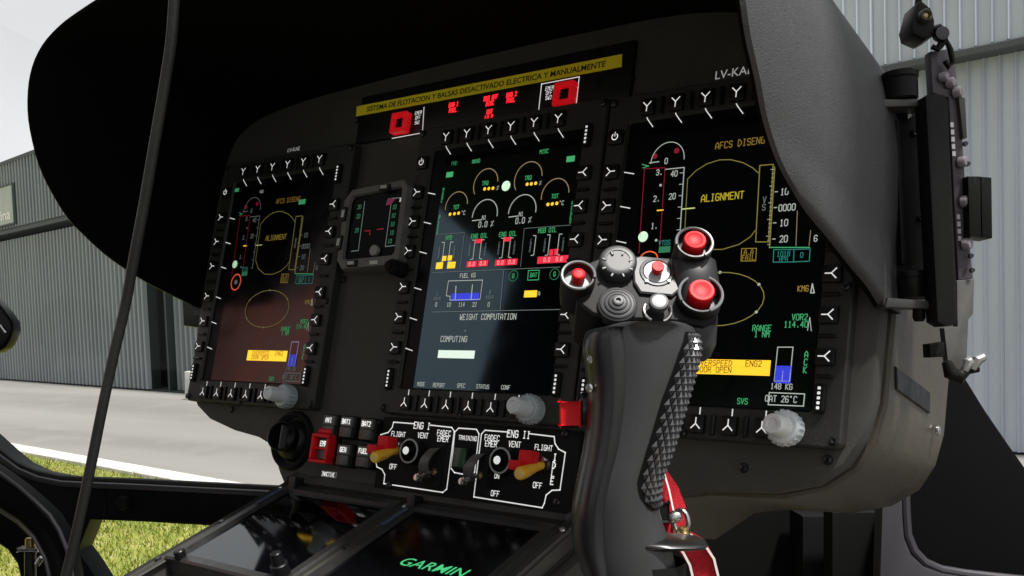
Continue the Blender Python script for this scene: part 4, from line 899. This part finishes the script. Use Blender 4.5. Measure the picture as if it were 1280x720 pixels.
# checkered pad on the right flank of the grip
def gsec(y):
    for a, b_ in zip(gr_s, gr_s[1:]):
        if a[0] <= y <= b_[0]:
            f_ = (y - a[0]) / (b_[0] - a[0]); return [a[i] + (b_[i] - a[i]) * f_ for i in range(4)]
def gsurf(y, ph, lift):
    _, l, r_, dn = gsec(y); a = (r_ - l) / 2 * MP; b = .0245; q_ = 2 / 2.3
    c_, s_ = math.sin(R_(ph)), math.cos(R_(ph))
    p = K((l + r_) / 2, y, dn) + CR * (a * math.copysign(abs(c_) ** q_, c_)) + CN * (b * math.copysign(abs(s_) ** q_, s_))
    nr = (CR * (c_ / a) + CN * (s_ / b)).normalized(); return p + nr * lift
mb = MB()
rows, cols = 26, 6
PADL = [(0, 42), (.11, 30), (.39, 18), (.67, 14), (.85, 16), (.94, 26), (1, 44)]
for i in range(rows):
    t0, t1 = i / rows, (i + 1) / rows
    for j in range(cols):
        sh = .5 if i % 2 else 0
        def uv(t_, s_):
            y = 416 + t_ * 216; lo = next(a[1] + (b_[1] - a[1]) * (t_ - a[0]) / (b_[0] - a[0]) for a, b_ in zip(PADL, PADL[1:]) if t_ <= b_[0] + 1e-6); hi = 92
            return y, lo + (hi - lo) * s_
        s0, s1 = (j + sh) / (cols + .5), (j + sh + 1) / (cols + .5); tm_ = (t0 + t1) / 2; ov = (t1 - t0) * .5
        cen = uv(tm_, (s0 + s1) / 2); L_ = uv(tm_, s0); R2 = uv(tm_, s1); T_ = uv(max(0, t0 - ov), (s0 + s1) / 2); B_ = uv(min(1, t1 + ov), (s0 + s1) / 2)
        ap_ = mb.bm.verts.new(gsurf(*cen, .0022)); vv = [mb.bm.verts.new(gsurf(cen[0] + (q_[0] - cen[0]) * .86, cen[1] + (q_[1] - cen[1]) * .86, .0003)) for q_ in (T_, R2, B_, L_)]
        for k in range(4): mb.bm.faces.new((vv[k], vv[(k + 1) % 4], ap_))
bmesh.ops.recalc_face_normals(mb.bm, faces=mb.bm.faces)
mb.build('checkered_pad', mat('checker rubber', (.055, .055, .058), .18), ck, smooth=False, kind='stuff')
mb = MB(); mb.loft([[gsurf(416 + 216 * i / 24, lo_ + (94 - lo_) * j / 8, .00025) for j in range(9)] for i in range(25) for lo_ in [next(a[1] + (b_[1] - a[1]) * (i / 24 - a[0]) / (b_[0] - a[0]) for a, b_ in zip(PADL, PADL[1:]) if i / 24 <= b_[0] + 1e-6) - 4]], cap=False, closed=False); mb.build('pad_valley_shade', mat('pad valley shade', (.003, .003, .003), .6, spec=.1), ck)  # black sheet under the studs puts shade into the valleys
# hand rest ledge
rings = []
for x, yt, yb_, b in ((785, 664, 686, .016), (800, 662, 686, .020), (830, 666, 684, .019), (858, 669, 683, .017), (872, 670, 683, .014), (879, 673, 681, .008)):
    ring = []
    for k in range(20):
        an = 2 * math.pi * k / 20; ring.append(K(x, (yt + yb_) / 2, .004) + CU * ((yb_ - yt) / 2 * MP * math.sin(an)) + CN * (b * math.cos(an)))
    rings.append(ring)
mb = MB(); mb.loft(rings); mb.build('hand_rest', gripd_m, ck, ang=60)
mb = MB(); mb.lathe([(.0235, 0), (.0235, .10), (.0215, .30)], K(800, 700), CD, 24); mb.build('column', matt_m, ck)
# trigger on the far side: red square key
c = K(722, 517, -.012); mb = MB(); mb.lathe([(.0095, -.004), (.0095, .0015), (.0080, .003), (.0080, .0)], K(733, 514, -.012), -CR, 22); mb.build('trigger_collar', screw_m, ck)
mb = MB(); mb.box(K(714, 518, -.010), (.0105, .011, .0122), .0014, 2, Matrix((CR, CN, CU)).transposed()); mb.build('trigger_key', red_m, ck)
for py in (449, 484):
    mb = MB(); mb.lathe([(0, 0), (.0022, 0), (.0022, .0012), (.0014, .0018), (0, .0018)], K(737 - (py - 449) * .05, py, .0145), (CN - CR * .8), 14); mb.build('shell_screw', steel_m, ck)
# head with switches
TA = R_(30); HAx = CN * math.cos(TA) + CU * math.sin(TA); HY = CU * math.cos(TA) - CN * math.sin(TA)
HC = K(800, 360, -.002)
def H(px, py, off=0.0):
    d = K(px, py) - CAM; d.normalize(); p0 = HC + HAx * off; return CAM + d * ((p0 - CAM).dot(HAx) / d.dot(HAx))
ho = [(716, 352), (728, 330), (756, 318), (800, 318), (842, 322), (858, 318), (890, 330), (900, 352), (897, 398), (880, 406), (850, 402), (800, 399), (762, 399), (740, 392), (722, 378)]
mb = MB(); mb.prism([H(*p) for p in ho], -HAx * .040, .003, 3); mb.build('head', mat('head black', (.007, .007, .0075), .55, spec=.25), ck)
mb = MB(); mb.prism([H(*p, .0004) for p in ((790, 326), (800, 322), (846, 326), (851, 345), (849, 364), (840, 372), (800, 368), (792, 355))], HAx * .0020, .0008, 1); mb.build('head_plate', headp_m, ck)
def sw(name, prof, px, py, material, parent=None, n=28, off=0.0, label=None):
    mb = MB(); mb.lathe(prof, H(px, py, off), HAx, n, HY); return mb.build(name, material, ck, parent, label=label)
def S_(*pr): return [(r * MP, h * MP) for r, h in pr]
def cap_button(px, py, off, rc, hc, rb, hb, dep):
    # collar tube with a red button standing in it; off = rim height above the plate in pixels of size
    o_ = sw('button_collar', S_((rc * .93, -dep), (rc, -dep * .6), (rc, -1.5), (rc - 1.5, 0), (rc - 3.5, 0), (rc - 4.5, -2), (rc - 4.5, -hc), (0, -hc)), px, py, black_m, off=off * MP)
    sw('red_button', S_((rb, -hc + .5), (rb, hb - 2), (rb - 1.2, hb - .4), (rb * .72, hb), (rb * .62, hb - .8), (0, hb - .5)), px, py, red_m, o_, off=off * MP)
    return o_
o1 = cap_button(723, 344, 16, 22, 12, 8.5, 5, 60)
sw('collar_lens', S_((17, -11.4), (0, -11)), 723, 344, mat('pale lens', (.25, .28, .27), .3), o1, off=16 * MP)
cap_button(868, 303, 34, 24, 12, 14, 7, 80); cap_button(876, 367, 16, 28, 14, 16, 9, 60)
for px, py, rr_, off in ((868, 303, 22.5, 34), (876, 367, 26.5, 16), (723, 344, 20.5, 16)):   # pale grey rims, open at one side
    c = H(px, py, off * MP + .0003); u_ = CR; v_ = HY
    a0, a1 = ((-60, 190) if rr_ < 24 and rr_ > 21 else (-70, 210) if rr_ > 25 else (-10, 300))
    mb = MB(); mb.tube([c + (u_ * math.cos(R_(a)) + v_ * math.sin(R_(a))) * rr_ * MP for a in range(a0, a1, 8)], .0008, 8); mb.build('collar_rim', mat('collar rim grey', (.15, .16, .17), .35), ck)
kn = sw('trim_knob', S_((24, -30), (24, 6), (22.5, 9), (21, 10), (15, 10), (14.5, 9), (0, 9)), 772, 330, mat('knob dark grey', (.04, .04, .042), .45), off=6 * MP)
c = H(772, 330, 16.2 * MP)
for a in range(0, 360, 45):
    d_ = CR * math.cos(R_(a + 20)) + HY * math.sin(R_(a + 20)); mb = MB(); mb.box(c + d_ * 18 * MP, (5 * MP, 2.2 * MP, 1.4 * MP), .0002, 1, Matrix((d_, HAx.cross(d_), HAx)).transposed()); mb.build('knob_mark', mat('mark grey', (.28, .28, .28), .5), ck, kn)
ht = sw('ridged_hat', S_((25, -14), (25, 0), (22.5, 1.5), (22, 3), (20, 3.6), (19.6, 2.8), (17.5, 3.2), (17, 5), (15, 5.6), (14.6, 4.8), (12.5, 5.2), (12, 7), (10, 7.6), (9.6, 6.8), (7.5, 7.2), (7, 9), (5, 9.6), (3.2, 9.4), (2.4, 7), (0, 7)), 772, 380, hat_m, off=4 * MP)
fw = sw('four_way_switch', S_((22, -16), (22, 0), (21, 1.2), (18, 1.2), (17, 0), (0, 0)), 821, 340, black_m, off=6 * MP)
sw('switch_face', S_((16.8, .2), (16.2, 1.2), (0, 1.4)), 821, 340, mat('pale switch face', (.36, .38, .39), .35), fw, off=6 * MP)
sw('red_nub', S_((6.4, 1), (7.4, 6), (8.2, 12), (7.4, 13.4), (5, 13.6), (0, 12.6)), 821, 340, red_m, fw, off=6 * MP)
for a in (225, 315):
    d_ = CR * math.cos(R_(a)) + HY * math.sin(R_(a)); mb = MB(); mb.lathe([(0, 0), (2.2 * MP, 0), (2.2 * MP, 1.2 * MP), (0, 1.6 * MP)], H(821, 340, 7 * MP) + d_ * 19.8 * MP, HAx, 10); mb.build('bezel_screw', steel_m, ck, fw)
sb_ = sw('push_knob', S_((9.5, -12), (9.5, 4), (12, 6), (12.4, 12), (11.6, 13.5), (9, 14), (8, 13.4), (0, 13.4)), 822, 384, hat_m, off=5 * MP)
sw('knob_top', S_((9, 14.02), (7, 14.6), (0, 14.8)), 822, 384, mat('knob top silver', (.42, .43, .44), .35), sb_, off=5 * MP)
c = H(822, 388, 2 * MP)
for a0, a1 in ((150, 250), (-70, 30)):
    mb = MB(); mb.tube([c + (CR * math.cos(R_(a)) + HY * math.sin(R_(a))) * 16.5 * MP for a in range(a0, a1, 10)], .0009, 8); mb.build('knob_ring', steel_m, ck, sb_)
# right shoulder of the head
rings = []
for y, l, r_, b in ((318, 846, 892, .010), (324, 842, 899, .014), (350, 840, 903, .017), (400, 838, 901, .018), (430, 842, 899, .018), (446, 850, 892, .016), (452, 858, 884, .010)):
    ring = []
    for k in range(24):
        an = 2 * math.pi * k / 24; c_, s_ = math.cos(an), math.sin(an); ring.append(K((l + r_) / 2, y, -.012) + CR * ((r_ - l) / 2 * MP * math.copysign(abs(c_) ** .8, c_)) + CN * (b * math.copysign(abs(s_) ** .8, s_)))
    rings.append(ring)
mb = MB(); mb.loft(rings); mb.build('head_shoulder', mat('shoulder grey', (.022, .022, .024), .45), ck, ang=60)

# ------------------------------------------------------------------ red streamer behind the stick
sr = Thing('pin_streamer', 'red warning streamer with white edging and metal ring hanging behind the stick', 'streamer', at_d(860, 720, .54))
cloth_m = mat('red cloth', (.48, .006, .018), .8, noise=.25, nscale=300, bump=.5, bscale=900)
edge_m = mat('white edging', (.72, .66, .62), .8)
def strap(pts, wvec, name, material, thick=.0012, parent=None):
    rings = []
    for (px, py, dep), w_ in zip(pts, wvec):
        p = at_d(px, py, dep); w_ = CR * w_[0] + CU * w_[1] + CN * w_[2]; n_ = CN * thick
        rings.append([p - w_, p + w_, p + w_ + n_, p - w_ + n_])
    mb = MB(); mb.loft(rings); return mb.build(name, material, sr, parent, ang=50)
strap([(822, 585, .56), (828, 610, .558), (832, 635, .555), (834, 660, .55), (838, 680, .55)], [(.004, 0, .004), (.0085, .001, .004), (.0105, .002, .005), (.010, .002, .004), (.008, .0, .004)], 'upper_strap', cloth_m)
strap([(829, 588, .555), (836, 612, .552), (842, 640, .549), (843, 664, .546)], [(.0005, 0, 0)] * 4, 'edging', edge_m)
strap([(852, 672, .545), (866, 684, .545), (877, 702, .545), (884, 735, .545)], [(.0045, .004, .003), (.006, .005, .003), (.007, .002, .003), (.0075, 0, .003)], 'lower_strap', cloth_m)
for o_ in (-1, 1):
    strap([(852 + 9 * o_, 672 - 5 * o_, .541), (866 + 12 * o_, 684 - 7 * o_, .541), (877 + 15 * o_, 702 - 4 * o_, .541), (885 + 16 * o_, 735, .541)], [(.0006, .0003, 0)] * 4, 'edging', edge_m)
c = at_d(851, 652, .535)
mb = MB(); mb.tube([c + (CR * .75 + CN * .5) * (.0048 * math.cos(R_(a))) + CU * (.0064 * math.sin(R_(a))) for a in range(0, 360, 15)], .0014, 10, True); mb.build('ring', steel_m, sr)
mb = MB(); mb.lathe([(0, -.004), (.003, -.003), (.0038, 0), (.003, .003), (0, .004)], at_d(844, 646, .537), CR + CU * .3, 16); mb.build('pin_ball', steel_m, sr)
mb = MB(); mb.lathe([(0, 0), (.0035, 0), (.0038, .004), (.0028, .007), (0, .007)], at_d(853, 664, .534), CN - CU * .4, 14); mb.build('rivet', brass_m, sr)
mb = MB(); mb.box(at_d(826, 640, .548), (.009, .004, .011), .001, 1, Matrix((CR, CN, CU)).transposed()); mb.build('clip', matt_m, sr)

# ------------------------------------------------------------------ headset cable in the foreground
cp = [(222, -60, .50), (219, -20, .50), (214, 50, .505), (205, 110, .51), (193, 180, .515), (181, 250, .52), (168, 320, .525), (156, 385, .53), (143, 440, .532), (128, 510, .534), (113, 585, .536), (98, 655, .538), (82, 722, .54), (66, 780, .54)]
cps = smooth_secs(cp, 4)
mb = MB(); mb.tube([at_d(*p) for p in cps], .0029, 14)
mb.top('hanging_cable', cable_m, 'thick black cable hanging down in the left foreground', 'cable', base=at_d(82, 722, .54))

# ------------------------------------------------------------------ airframe: nose frame, left pillar, right door
def vprism(mb, pts, dep, thick, bev=.004, seg=2):   # outline at its own distance, with real thickness along the line of sight
    mb.prism([at_d(px, py, dep) for px, py in pts], CF * thick, bev, seg); return mb
nf = Thing('nose_frame', 'satin black nose window frame with a curved corner at lower left', 'window frame', at_d(200, 630, 1.25))
mb = MB(); vprism(mb, [(-420, 560), (-380, 120), (-330, 110), (-230, 290), (-120, 440), (-60, 508), (-30, 540), (0, 567), (20, 583), (45, 594), (75, 600), (105, 602), (160, 604), (260, 609), (360, 614), (520, 622), (520, 672), (420, 667), (340, 662), (300, 660), (180, 653), (112, 650), (104, 670), (96, 690), (108, 706), (122, 728), (135, 760), (80, 760), (30, 760), (27, 735), (20, 705), (8, 688), (-10, 676), (-60, 650), (-200, 610)], 1.22, .05, .006, 3); mb.build('frame_rail', frame_m, nf)
mb = MB(); mb.tube([at_d(px, py, 1.215) for px, py, in ((-30, 536), (0, 564), (20, 580), (45, 591), (75, 597.5), (105, 599.5), (160, 601.5), (260, 606.5), (360, 611.5), (440, 616))], .0045, 8); mb.build('window_seal', mat('rubber seal', (.006, .006, .006), .5), nf)
mb = MB(); mb.tube([at_d(px, py, 1.205) for px, py, in ((-30, 546), (0, 572), (22, 588), (47, 598.5), (77, 604.5), (107, 606), (160, 608), (260, 613), (360, 618), (440, 622))], .004, 8); mb.build('highlight_bead', frameg_m, nf)  # grey bead along the rail, the edge highlight put into its colour
c = at_d(155, 628, 1.215); mb = MB(); mb.lathe([(0, .012), (.007, .011), (.009, .006), (.009, 0)], c, CN, 16); mb.build('rubber_stop', matt_m, nf)
mb = MB(); mb.ribbon([at_d(131, 605, 1.2185), at_d(130, 652, 1.2185)], .002, CN); mb.build('joint_line', matt_m, nf, smooth=False)
lp = Thing('left_door_pillar', 'curved black door pillar filling the lower left corner', 'door pillar', at_d(30, 740, 1.0))
mb = MB(); vprism(mb, [(-300, 470), (-60, 555), (-20, 580), (0, 594), (22, 610), (44, 629), (62, 646), (74, 665), (84, 690), (90, 722), (94, 770), (62, 770), (62, 722), (56, 698), (42, 672), (22, 652), (0, 638), (-60, 600), (-300, 520)], 1.0, .03, .006, 3); mb.build('pillar_skin', mat('pillar black', (.003, .003, .0035), .5, spec=.08), lp)
mb = MB(); mb.tube([at_d(px, py, .995) for px, py in ((-300, 468), (-60, 553), (-20, 578), (0, 592), (22, 608), (44, 627), (62, 644), (74, 663), (84, 688), (90, 720), (94, 770))], .0022, 8); mb.build('highlight_bead', frameg_m, lp)  # ridge lines coloured grey as painted highlights on the black pillar
mb = MB(); mb.tube([at_d(px, py, .995) for px, py in ((-300, 520), (-60, 600), (0, 638), (22, 652), (42, 672), (56, 698), (62, 722), (62, 770))], .0018, 8); mb.build('highlight_bead', frameg_m, lp)
lt = Thing('door_latch', 'small brass and steel latch pin on the left door pillar', 'latch', at_d(38, 720, 1.02))
c = at_d(38, 684, 1.02)
mb = MB(); mb.cyl(c + CD * .0, c - CD * .010, .0052, 14); mb.build('pin_head', brass_m, lt)
mb = MB(); mb.box(c + CD * .002, (.022, .012, .0035), .0008, 1, Matrix((CR, CN, CU)).transposed()); mb.build('flange', steel_m, lt)
mb = MB(); mb.cyl(c + CD * .004, c + CD * .045, .006, 14); mb.build('shaft', screw_m, lt)
c = at_d(46, 706, 1.01); mb = MB(); mb.cyl(c, c + CR * .005 - CD * .008, .0030, 12); mb.build('set_screw', steel_m, lt)
bz = Thing('mirror_housing', 'black rounded housing poking in at the left edge', 'mirror', at_d(-10, 440, 1.1))
mb = MB(); vprism(mb, [(-95, 440), (-112, 425), (-118, 395), (-110, 365), (-85, 350), (-55, 350), (-24, 362), (-6, 374), (6, 389), (15, 402), (16, 412), (12, 424), (6, 434), (-3, 440), (-24, 444), (-60, 446)], 1.1, .022, .006, 3); mb.build('shell', mat('gloss black', (.003, .003, .004), .3, spec=.2), bz)
mb = MB(); mb.tube([at_d(0, 406, 1.097), at_d(7, 416, 1.097)], .0012, 6); mb.build('housing_glint', steel_m, bz)  # steel strip standing in for a glint on the black shell
mb = MB(); mb.tube([at_d(-70, 420, 1.112), at_d(-95, 480, 1.13), at_d(-120, 540, 1.19), at_d(-125, 580, 1.235)], .007, 10); mb.build('mounting_arm', matt_m, bz)

pb = Thing('panel_side_box', 'small dark box mounted behind the left edge of the panel', 'bracket box', at_d(236, 408, 1.16))
mb = MB(); vprism(mb, [(227, 368), (262, 384), (262, 412), (229, 407)], 1.14, .05, .003); mb.build('shell', mat('olive black', (.018, .022, .014), .4), pb)
mb = MB(); vprism(mb, [(242, 389), (262, 389), (262, 396), (242, 395)], 1.13, .01, .001); mb.build('tab', rail_m, pb)

rd = Thing('right_door_frame', 'black lower door frame beyond the right end of the panel', 'door frame', at_d(1200, 740, .95))
mb = MB(); vprism(mb, [(1196, 430), (1206, 470), (1232, 512), (1262, 556), (1292, 598), (1330, 640), (1330, 780), (1120, 780), (1128, 600), (1150, 560), (1170, 430)], .93, .04, .004); mb.build('door_panel', mat('door black', (.003, .003, .0035), .6, spec=.08), rd)
mb = MB(); mb.tube([at_d(px, py, .915) for px, py in ((1131, 600), (1132, 640), (1134, 668), (1142, 688), (1156, 703), (1176, 712), (1205, 717), (1240, 721), (1290, 726))], .0045, 10); mb.build('window_bead', frameg_m, rd)
mb = MB(); vprism(mb, [(1128, 600), (1129, 645), (1131, 672), (1140, 694), (1156, 709), (1180, 718), (1230, 726), (1230, 780), (1098, 780), (1104, 600)], .905, .02, .003); mb.build('pillar_trim', mat('pillar grey', (.032, .030, .037), .45, noise=.1, nscale=30), rd)

# ------------------------------------------------------------------ footwell and floor
fwm = mat('footwell black', (.004, .004, .004), .8, spec=.1)
ft = Thing('footwell', 'black footwell behind the stick under the right display', 'footwell', at_d(950, 760, 1.05))
mb = MB(); vprism(mb, [(640, 560), (1128, 560), (1128, 800), (640, 800)], 1.08, .03); mb.build('bulkhead', fwm, ft)
mb = MB(); vprism(mb, [(1003, 645), (1040, 645), (1040, 760), (1003, 760)], 1.02, .05, .004); mb.build('pedal_support', mat('footwell dark grey', (.005, .005, .0055), .7, spec=.15), ft)
mb = MB(); mb.tube([at_d(1063, 650, 1.0), at_d(1068, 653, 1.0), at_d(1079, 654, 1.0)], .0016, 8); mb.build('footwell_glint', steel_m, ft)  # bent steel bit standing in for a dim white reflection
mb = MB(); vprism(mb, [(1040, 640), (1105, 640), (1105, 760), (1040, 760)], .97, .03, .004); mb.build('side_trim', mat('footwell trim', (.004, .0045, .004), .7, spec=.15), ft)

# ------------------------------------------------------------------ hinged switch unit beside the glareshield
su = Thing('hinged_switch_unit', 'black hinged bracket carrying a narrow switch board beside the glareshield', 'switch unit', at_d(1150, 400, .64))
UD = .635
bk_m = mat('bracket black', (.005, .005, .005), .45, dust=0.04, spec=.15, rvar=.08, nscale=60)
bkg_m = mat('bracket worn grey', (.050, .050, .047), .45, noise=.15, nscale=150)
board_m = mat('switch board', (.060, .050, .062), .5, noise=.1, nscale=120)
def vp(name, pts, dep, thick, material, bev=.0012, seg=2, parent=None):
    mb = MB(); vprism(mb, pts, dep, thick, bev, seg); return mb.build(name, material, su, parent)
vp('bracket_arm', [(1087, 124), (1157, 123), (1157, 132), (1088, 134)], UD, .020, bkg_m)
vp('bracket_arm', [(1087, 134.5), (1099, 134.5), (1109, 371), (1106, 383), (1104, 380)], UD + .002, .016, bkg_m)
vp('bracket_arm', [(1109.5, 372), (1163, 376), (1163, 386), (1106.5, 384)], UD, .020, bkg_m)
vp('back_plate', [(1097, 133), (1168, 133), (1174, 374), (1107, 374)], UD + .022, .008, bk_m)
vp('inner_rib', [(1120, 150), (1128, 150), (1135, 330), (1127, 330)], UD + .014, .008, bk_m)
for px, py in ((1136, 147), (1151, 273), (1122, 308), (1143, 166)):
    mb = MB(); mb.lathe([(0, .0008), (.0008, .0012), (.0018, .0020), (.0024, .0010), (.0026, 0)], at_d(px, py, UD + .0215), CN, 14); mb.build('screw', steel_m if py < 150 else screw_m, su)
def hinge(cx_, y0, y1, rpx, capname):
    a, b_ = at_d(cx_, y1, UD), at_d(cx_ - 1, y0, UD); r = rpx * UD / FPX; h = (b_ - a).length
    mb = MB(); mb.lathe([(0, 0), (r * .92, 0), (r, .001), (r, h * .70), (r * .96, h * .72), (r * .96, h * .76), (r * 1.05, h * .78), (r * 1.05, h * .97), (r * .98, h), (r * .3, h), (r * .28, h + .0012), (0, h + .0012)], a + CF * .008, b_ - a, 30); return mb.build('hinge_barrel', bk_m, su)
hinge(1132, 86, 122, 21, 'cap'); hinge(1147, 337, 371, 14.5, 'cap')
mb = MB(); a = at_d(1149, 386, UD + .008); mb.lathe([(0, 0), (.0042, 0), (.0042, .006), (.003, .0085), (0, .0085)], a, CD, 12); mb.build('hinge_nut', bk_m, su)
vp('cover_plate', [(1157, 120), (1160, 117.5), (1180, 117.5), (1185, 126), (1198, 396), (1195.5, 406), (1182, 408), (1172, 402)], UD - .012, .018, mat('cover black', (.005, .005, .005), .6, dust=0.03, spec=.2), .0015)
vp('switch_board', [(1163, 64), (1191, 60), (1196, 95), (1202, 150), (1212, 300), (1217, 348), (1198, 350), (1186, 122), (1166, 116)], UD + .012, .010, board_m)
vp('lower_plate', [(1196, 351), (1218.5, 348.5), (1217, 392), (1211, 400), (1209, 452), (1196, 470), (1186, 462), (1180, 410), (1197, 408)], UD + .010, .008, mat('plate grey', (.085, .085, .080), .45, noise=.15, nscale=100))
for px, py, r in ((1176, 97, 6), (1184.5, 104, 6.5), (1193.5, 116, 7), (1199.5, 203, 7), (1203, 252, 7.5), (1205, 305, 7.5)):
    mb = MB(); r *= UD / FPX; mb.lathe([(r, 0), (r, .0035), (r * .8, .0048), (r * .35, .0052), (0, .0050)], at_d(px, py, UD + .011), CR * .80 + CN, 18); mb.build('rotary_knob', mat('pale knob', (.24, .21, .235), .35), su)
vp('rocker', [(1198, 119), (1207, 122), (1209.5, 172), (1204, 173)], UD + .008, .012, mat('rocker olive', (.030, .034, .026), .45))
vp('side_box', [(1210, 220), (1226, 220), (1227, 296), (1212, 296)], UD + .004, .016, bk_m); vp('side_box', [(1226.5, 220.5), (1240, 221.5), (1241, 297.5), (1227.5, 296)], UD + .008, .020, bk_m)
for k in range(5): vp('legend', [(1188 + k * .6, 153 + k * 9), (1192 + k * .6, 153 + k * 9), (1192.3 + k * .6, 159 + k * 9), (1188.3 + k * .6, 159 + k * 9)], UD + .0112, .0006, mat('paint white', (.55, .52, .55), .6), 0)
for k in range(4): vp('legend', [(1196 + k * .6, 268 + k * 9), (1200 + k * .6, 268 + k * 9), (1200.3 + k * .6, 274 + k * 9), (1196.3 + k * .6, 274 + k * 9)], UD + .0112, .0006, mat('paint white', (.55, .52, .55), .6), 0)
for px, py in ((1206, 180), (1209, 205), (1213, 320), (1214.5, 338)):
    mb = MB(); mb.lathe([(0, .002), (.0015, .002), (.0018, 0)], at_d(px, py, UD + .009), CN, 10); mb.build('screw', screw_m, su)
vp('lamp_body', [(1139, 30), (1146, 4), (1152, 0), (1164, 10), (1169, 26), (1168, 44), (1158, 49), (1142, 42)], UD + .004, .022, bk_m, .002)
mb = MB(); r = 8.5 * UD / FPX; mb.lathe([(r, 0), (r, .003), (r * .8, .0045), (r * .55, .0035), (r * .5, .001), (0, .0)], at_d(1155, 21, UD + .0035), CN, 24); lr_ = mb.build('lamp_ring', mat('ring dark', (.10, .085, .06), .35, metal=.6), su)
mb = MB(); mb.lathe([(r * .48, .002), (r * .3, .0032), (0, .0036)], at_d(1155, 21, UD + .0035), CN, 18); mb.build('lamp_lens', mat('lens amber', (.45, .33, .18), .2), su, lr_)
mb = MB(); mb.tube([at_d(px, py, UD + .012) for px, py in ((1147, 8), (1150, -10), (1152, -30))], .0022, 10); mb.build('rod', bk_m, su)
for pts in ([(1166, 36), (1174, 33), (1182, 40), (1181, 52), (1172, 62), (1165, 58)], [(1172, 60), (1180, 45), (1188, 62), (1191, 78), (1186, 84), (1181, 76)]):
    mb = MB(); mb.tube([at_d(px, py, UD + .006) for px, py in pts], .0019, 10); mb.build('hook', bk_m, su)
mb = MB(); mb.lathe([(0, -.004), (.0045, -.003), (.0052, 0), (.0045, .003), (0, .004)], at_d(1176, 43, UD + .004), CN, 16); mb.build('hook_stud', screw_m, su)
vp('tab', [(1162, 430), (1181, 427), (1182, 446), (1163, 447)], UD + .006, .012, bk_m)
mb = MB(); mb.tube([at_d(px, py, UD + .002) for px, py in ((1183, 452), (1188, 466), (1200, 471), (1208, 464))], [.003, .0048, .005, .003], 12); mb.build('latch_body', bk_m, su)
for pts in ([(1206, 464), (1211, 452), (1214, 450)], [(1216, 462), (1222, 450), (1230, 446)]):
    mb = MB(); mb.tube([at_d(px, py, UD) for px, py in pts], [.002, .0036, .0028], 10); mb.build('latch_lever', mat('latch grey', (.20, .20, .19), .4), su)
mb = MB(); mb.tube([at_d(1204, 464, UD + .004), at_d(1222, 460, UD + .004)], .0030, 10); mb.build('latch_pin', bk_m, su)

# ------------------------------------------------------------------ unseen cabin around the camera, openings shaped for light and reflections
cab_m = mat('cabin lining', (.06, .06, .06), .7, noise=.1, nscale=8)
cb = Thing('helicopter_cabin', 'dark cabin shell with roof, rear wall and left door behind the panel', 'cabin', (.05, -1.0, .8), world=True)
XL, XR, ZR, ZF, YR = -.80, .92, 2.40, .78, -2.0
def wbox(name, x0, x1, y0, y1, z0, z1, material=cab_m, bev=.01):
    mb = MB(); mb.box(((x0 + x1) / 2, (y0 + y1) / 2, (z0 + z1) / 2), (x1 - x0, y1 - y0, z1 - z0), bev, 2); return mb.build(name, material, cb)
wbox('roof', XL - .05, .06, YR - .05, -.02, ZR, ZR + .06); wbox('roof', .06, .76, YR - .05, -.78, ZR, ZR + .06); wbox('roof', .06, .76, -.16, -.02, ZR, ZR + .06)
carpet_m = mat('tan carpet', (.26, .22, .17), .95, noise=.2, nscale=40)  # unseen floor, its colour picked for bounce light on the panel
wbox('rear_wall', XL, XR, YR - .05, YR, ZF, 1.75)
wbox('floor', XL, XR, YR, -.30, ZF - .06, ZF, carpet_m); wbox('belly', -.12, XR, -.29, 1.05, ZF - .06, ZF - .002, mat('belly floor', (.05, .042, .032), .9, noise=.2, nscale=40))
wbox('door_lower', XL - .04, XL, -1.10, -.42, ZF, 1.52); wbox('door_pillar', XL - .04, XL, YR, -1.10, ZF, ZR); wbox('door_pillar', XL - .04, XL, -.40, -.34, 1.1, ZR)
wbox('rear_side', XR, XR + .04, YR, -1.25, ZF, ZR); wbox('door_sill', XR, XR + .04, -1.25, .2, ZF - .06, ZF + .10)
# added unseen red block far left, gives the left display its red reflection
reflection_red_m = mat('reflection block red', (.58, .22, .19), .8, noise=.2, nscale=1.5)
bn = Thing('red_reflection_block', 'red brown block added out of view to the left for a reflection in the left screen', 'reflection block', (-15, -10, 0), world=True)
mb = MB(); mb.prism([(-15.5, -6.4, 0), (-12.2, -10.4, 0), (-12.2, -10.4, 8), (-15.5, -6.4, 8)], (-3.5, -2.6, 0), .02); mb.build('wall', reflection_red_m, bn)
mb = MB(); mb.prism([(-15.4, -6.1, 8.01), (-11.9, -10.5, 8.01), (-15.6, -13.3, 8.01), (-19.2, -9.0, 8.01)], (0, 0, .25), .02); mb.build('roof', trim_m, bn)
# windscreen pane behind the nose frame
gl_m = bpy.data.materials.new('windscreen'); gl_m.use_nodes = True; t = gl_m.node_tree; t.nodes.clear()
o_ = t.nodes.new('ShaderNodeOutputMaterial'); mi = t.nodes.new('ShaderNodeMixShader'); tr_ = t.nodes.new('ShaderNodeBsdfTransparent'); gg = t.nodes.new('ShaderNodeBsdfGlossy'); fr = t.nodes.new('ShaderNodeFresnel')
tr_.inputs['Color'].default_value = (.97, .98, .98, 1); gg.inputs['Roughness'].default_value = .02; fr.inputs['IOR'].default_value = 1.25
t.links.new(fr.outputs[0], mi.inputs[0]); t.links.new(tr_.outputs[0], mi.inputs[1]); t.links.new(gg.outputs[0], mi.inputs[2]); t.links.new(mi.outputs[0], o_.inputs['Surface'])
wsn = Thing('windscreen', 'clear left windscreen pane above the nose frame', 'windscreen', at_d(150, 600, 1.26))
mb = MB(); mb.quad([at_d(px, py, 1.262) for px, py in ((-380, 560), (440, 640), (440, 250), (-380, -160))]); mb.build('pane', gl_m, wsn, smooth=False)
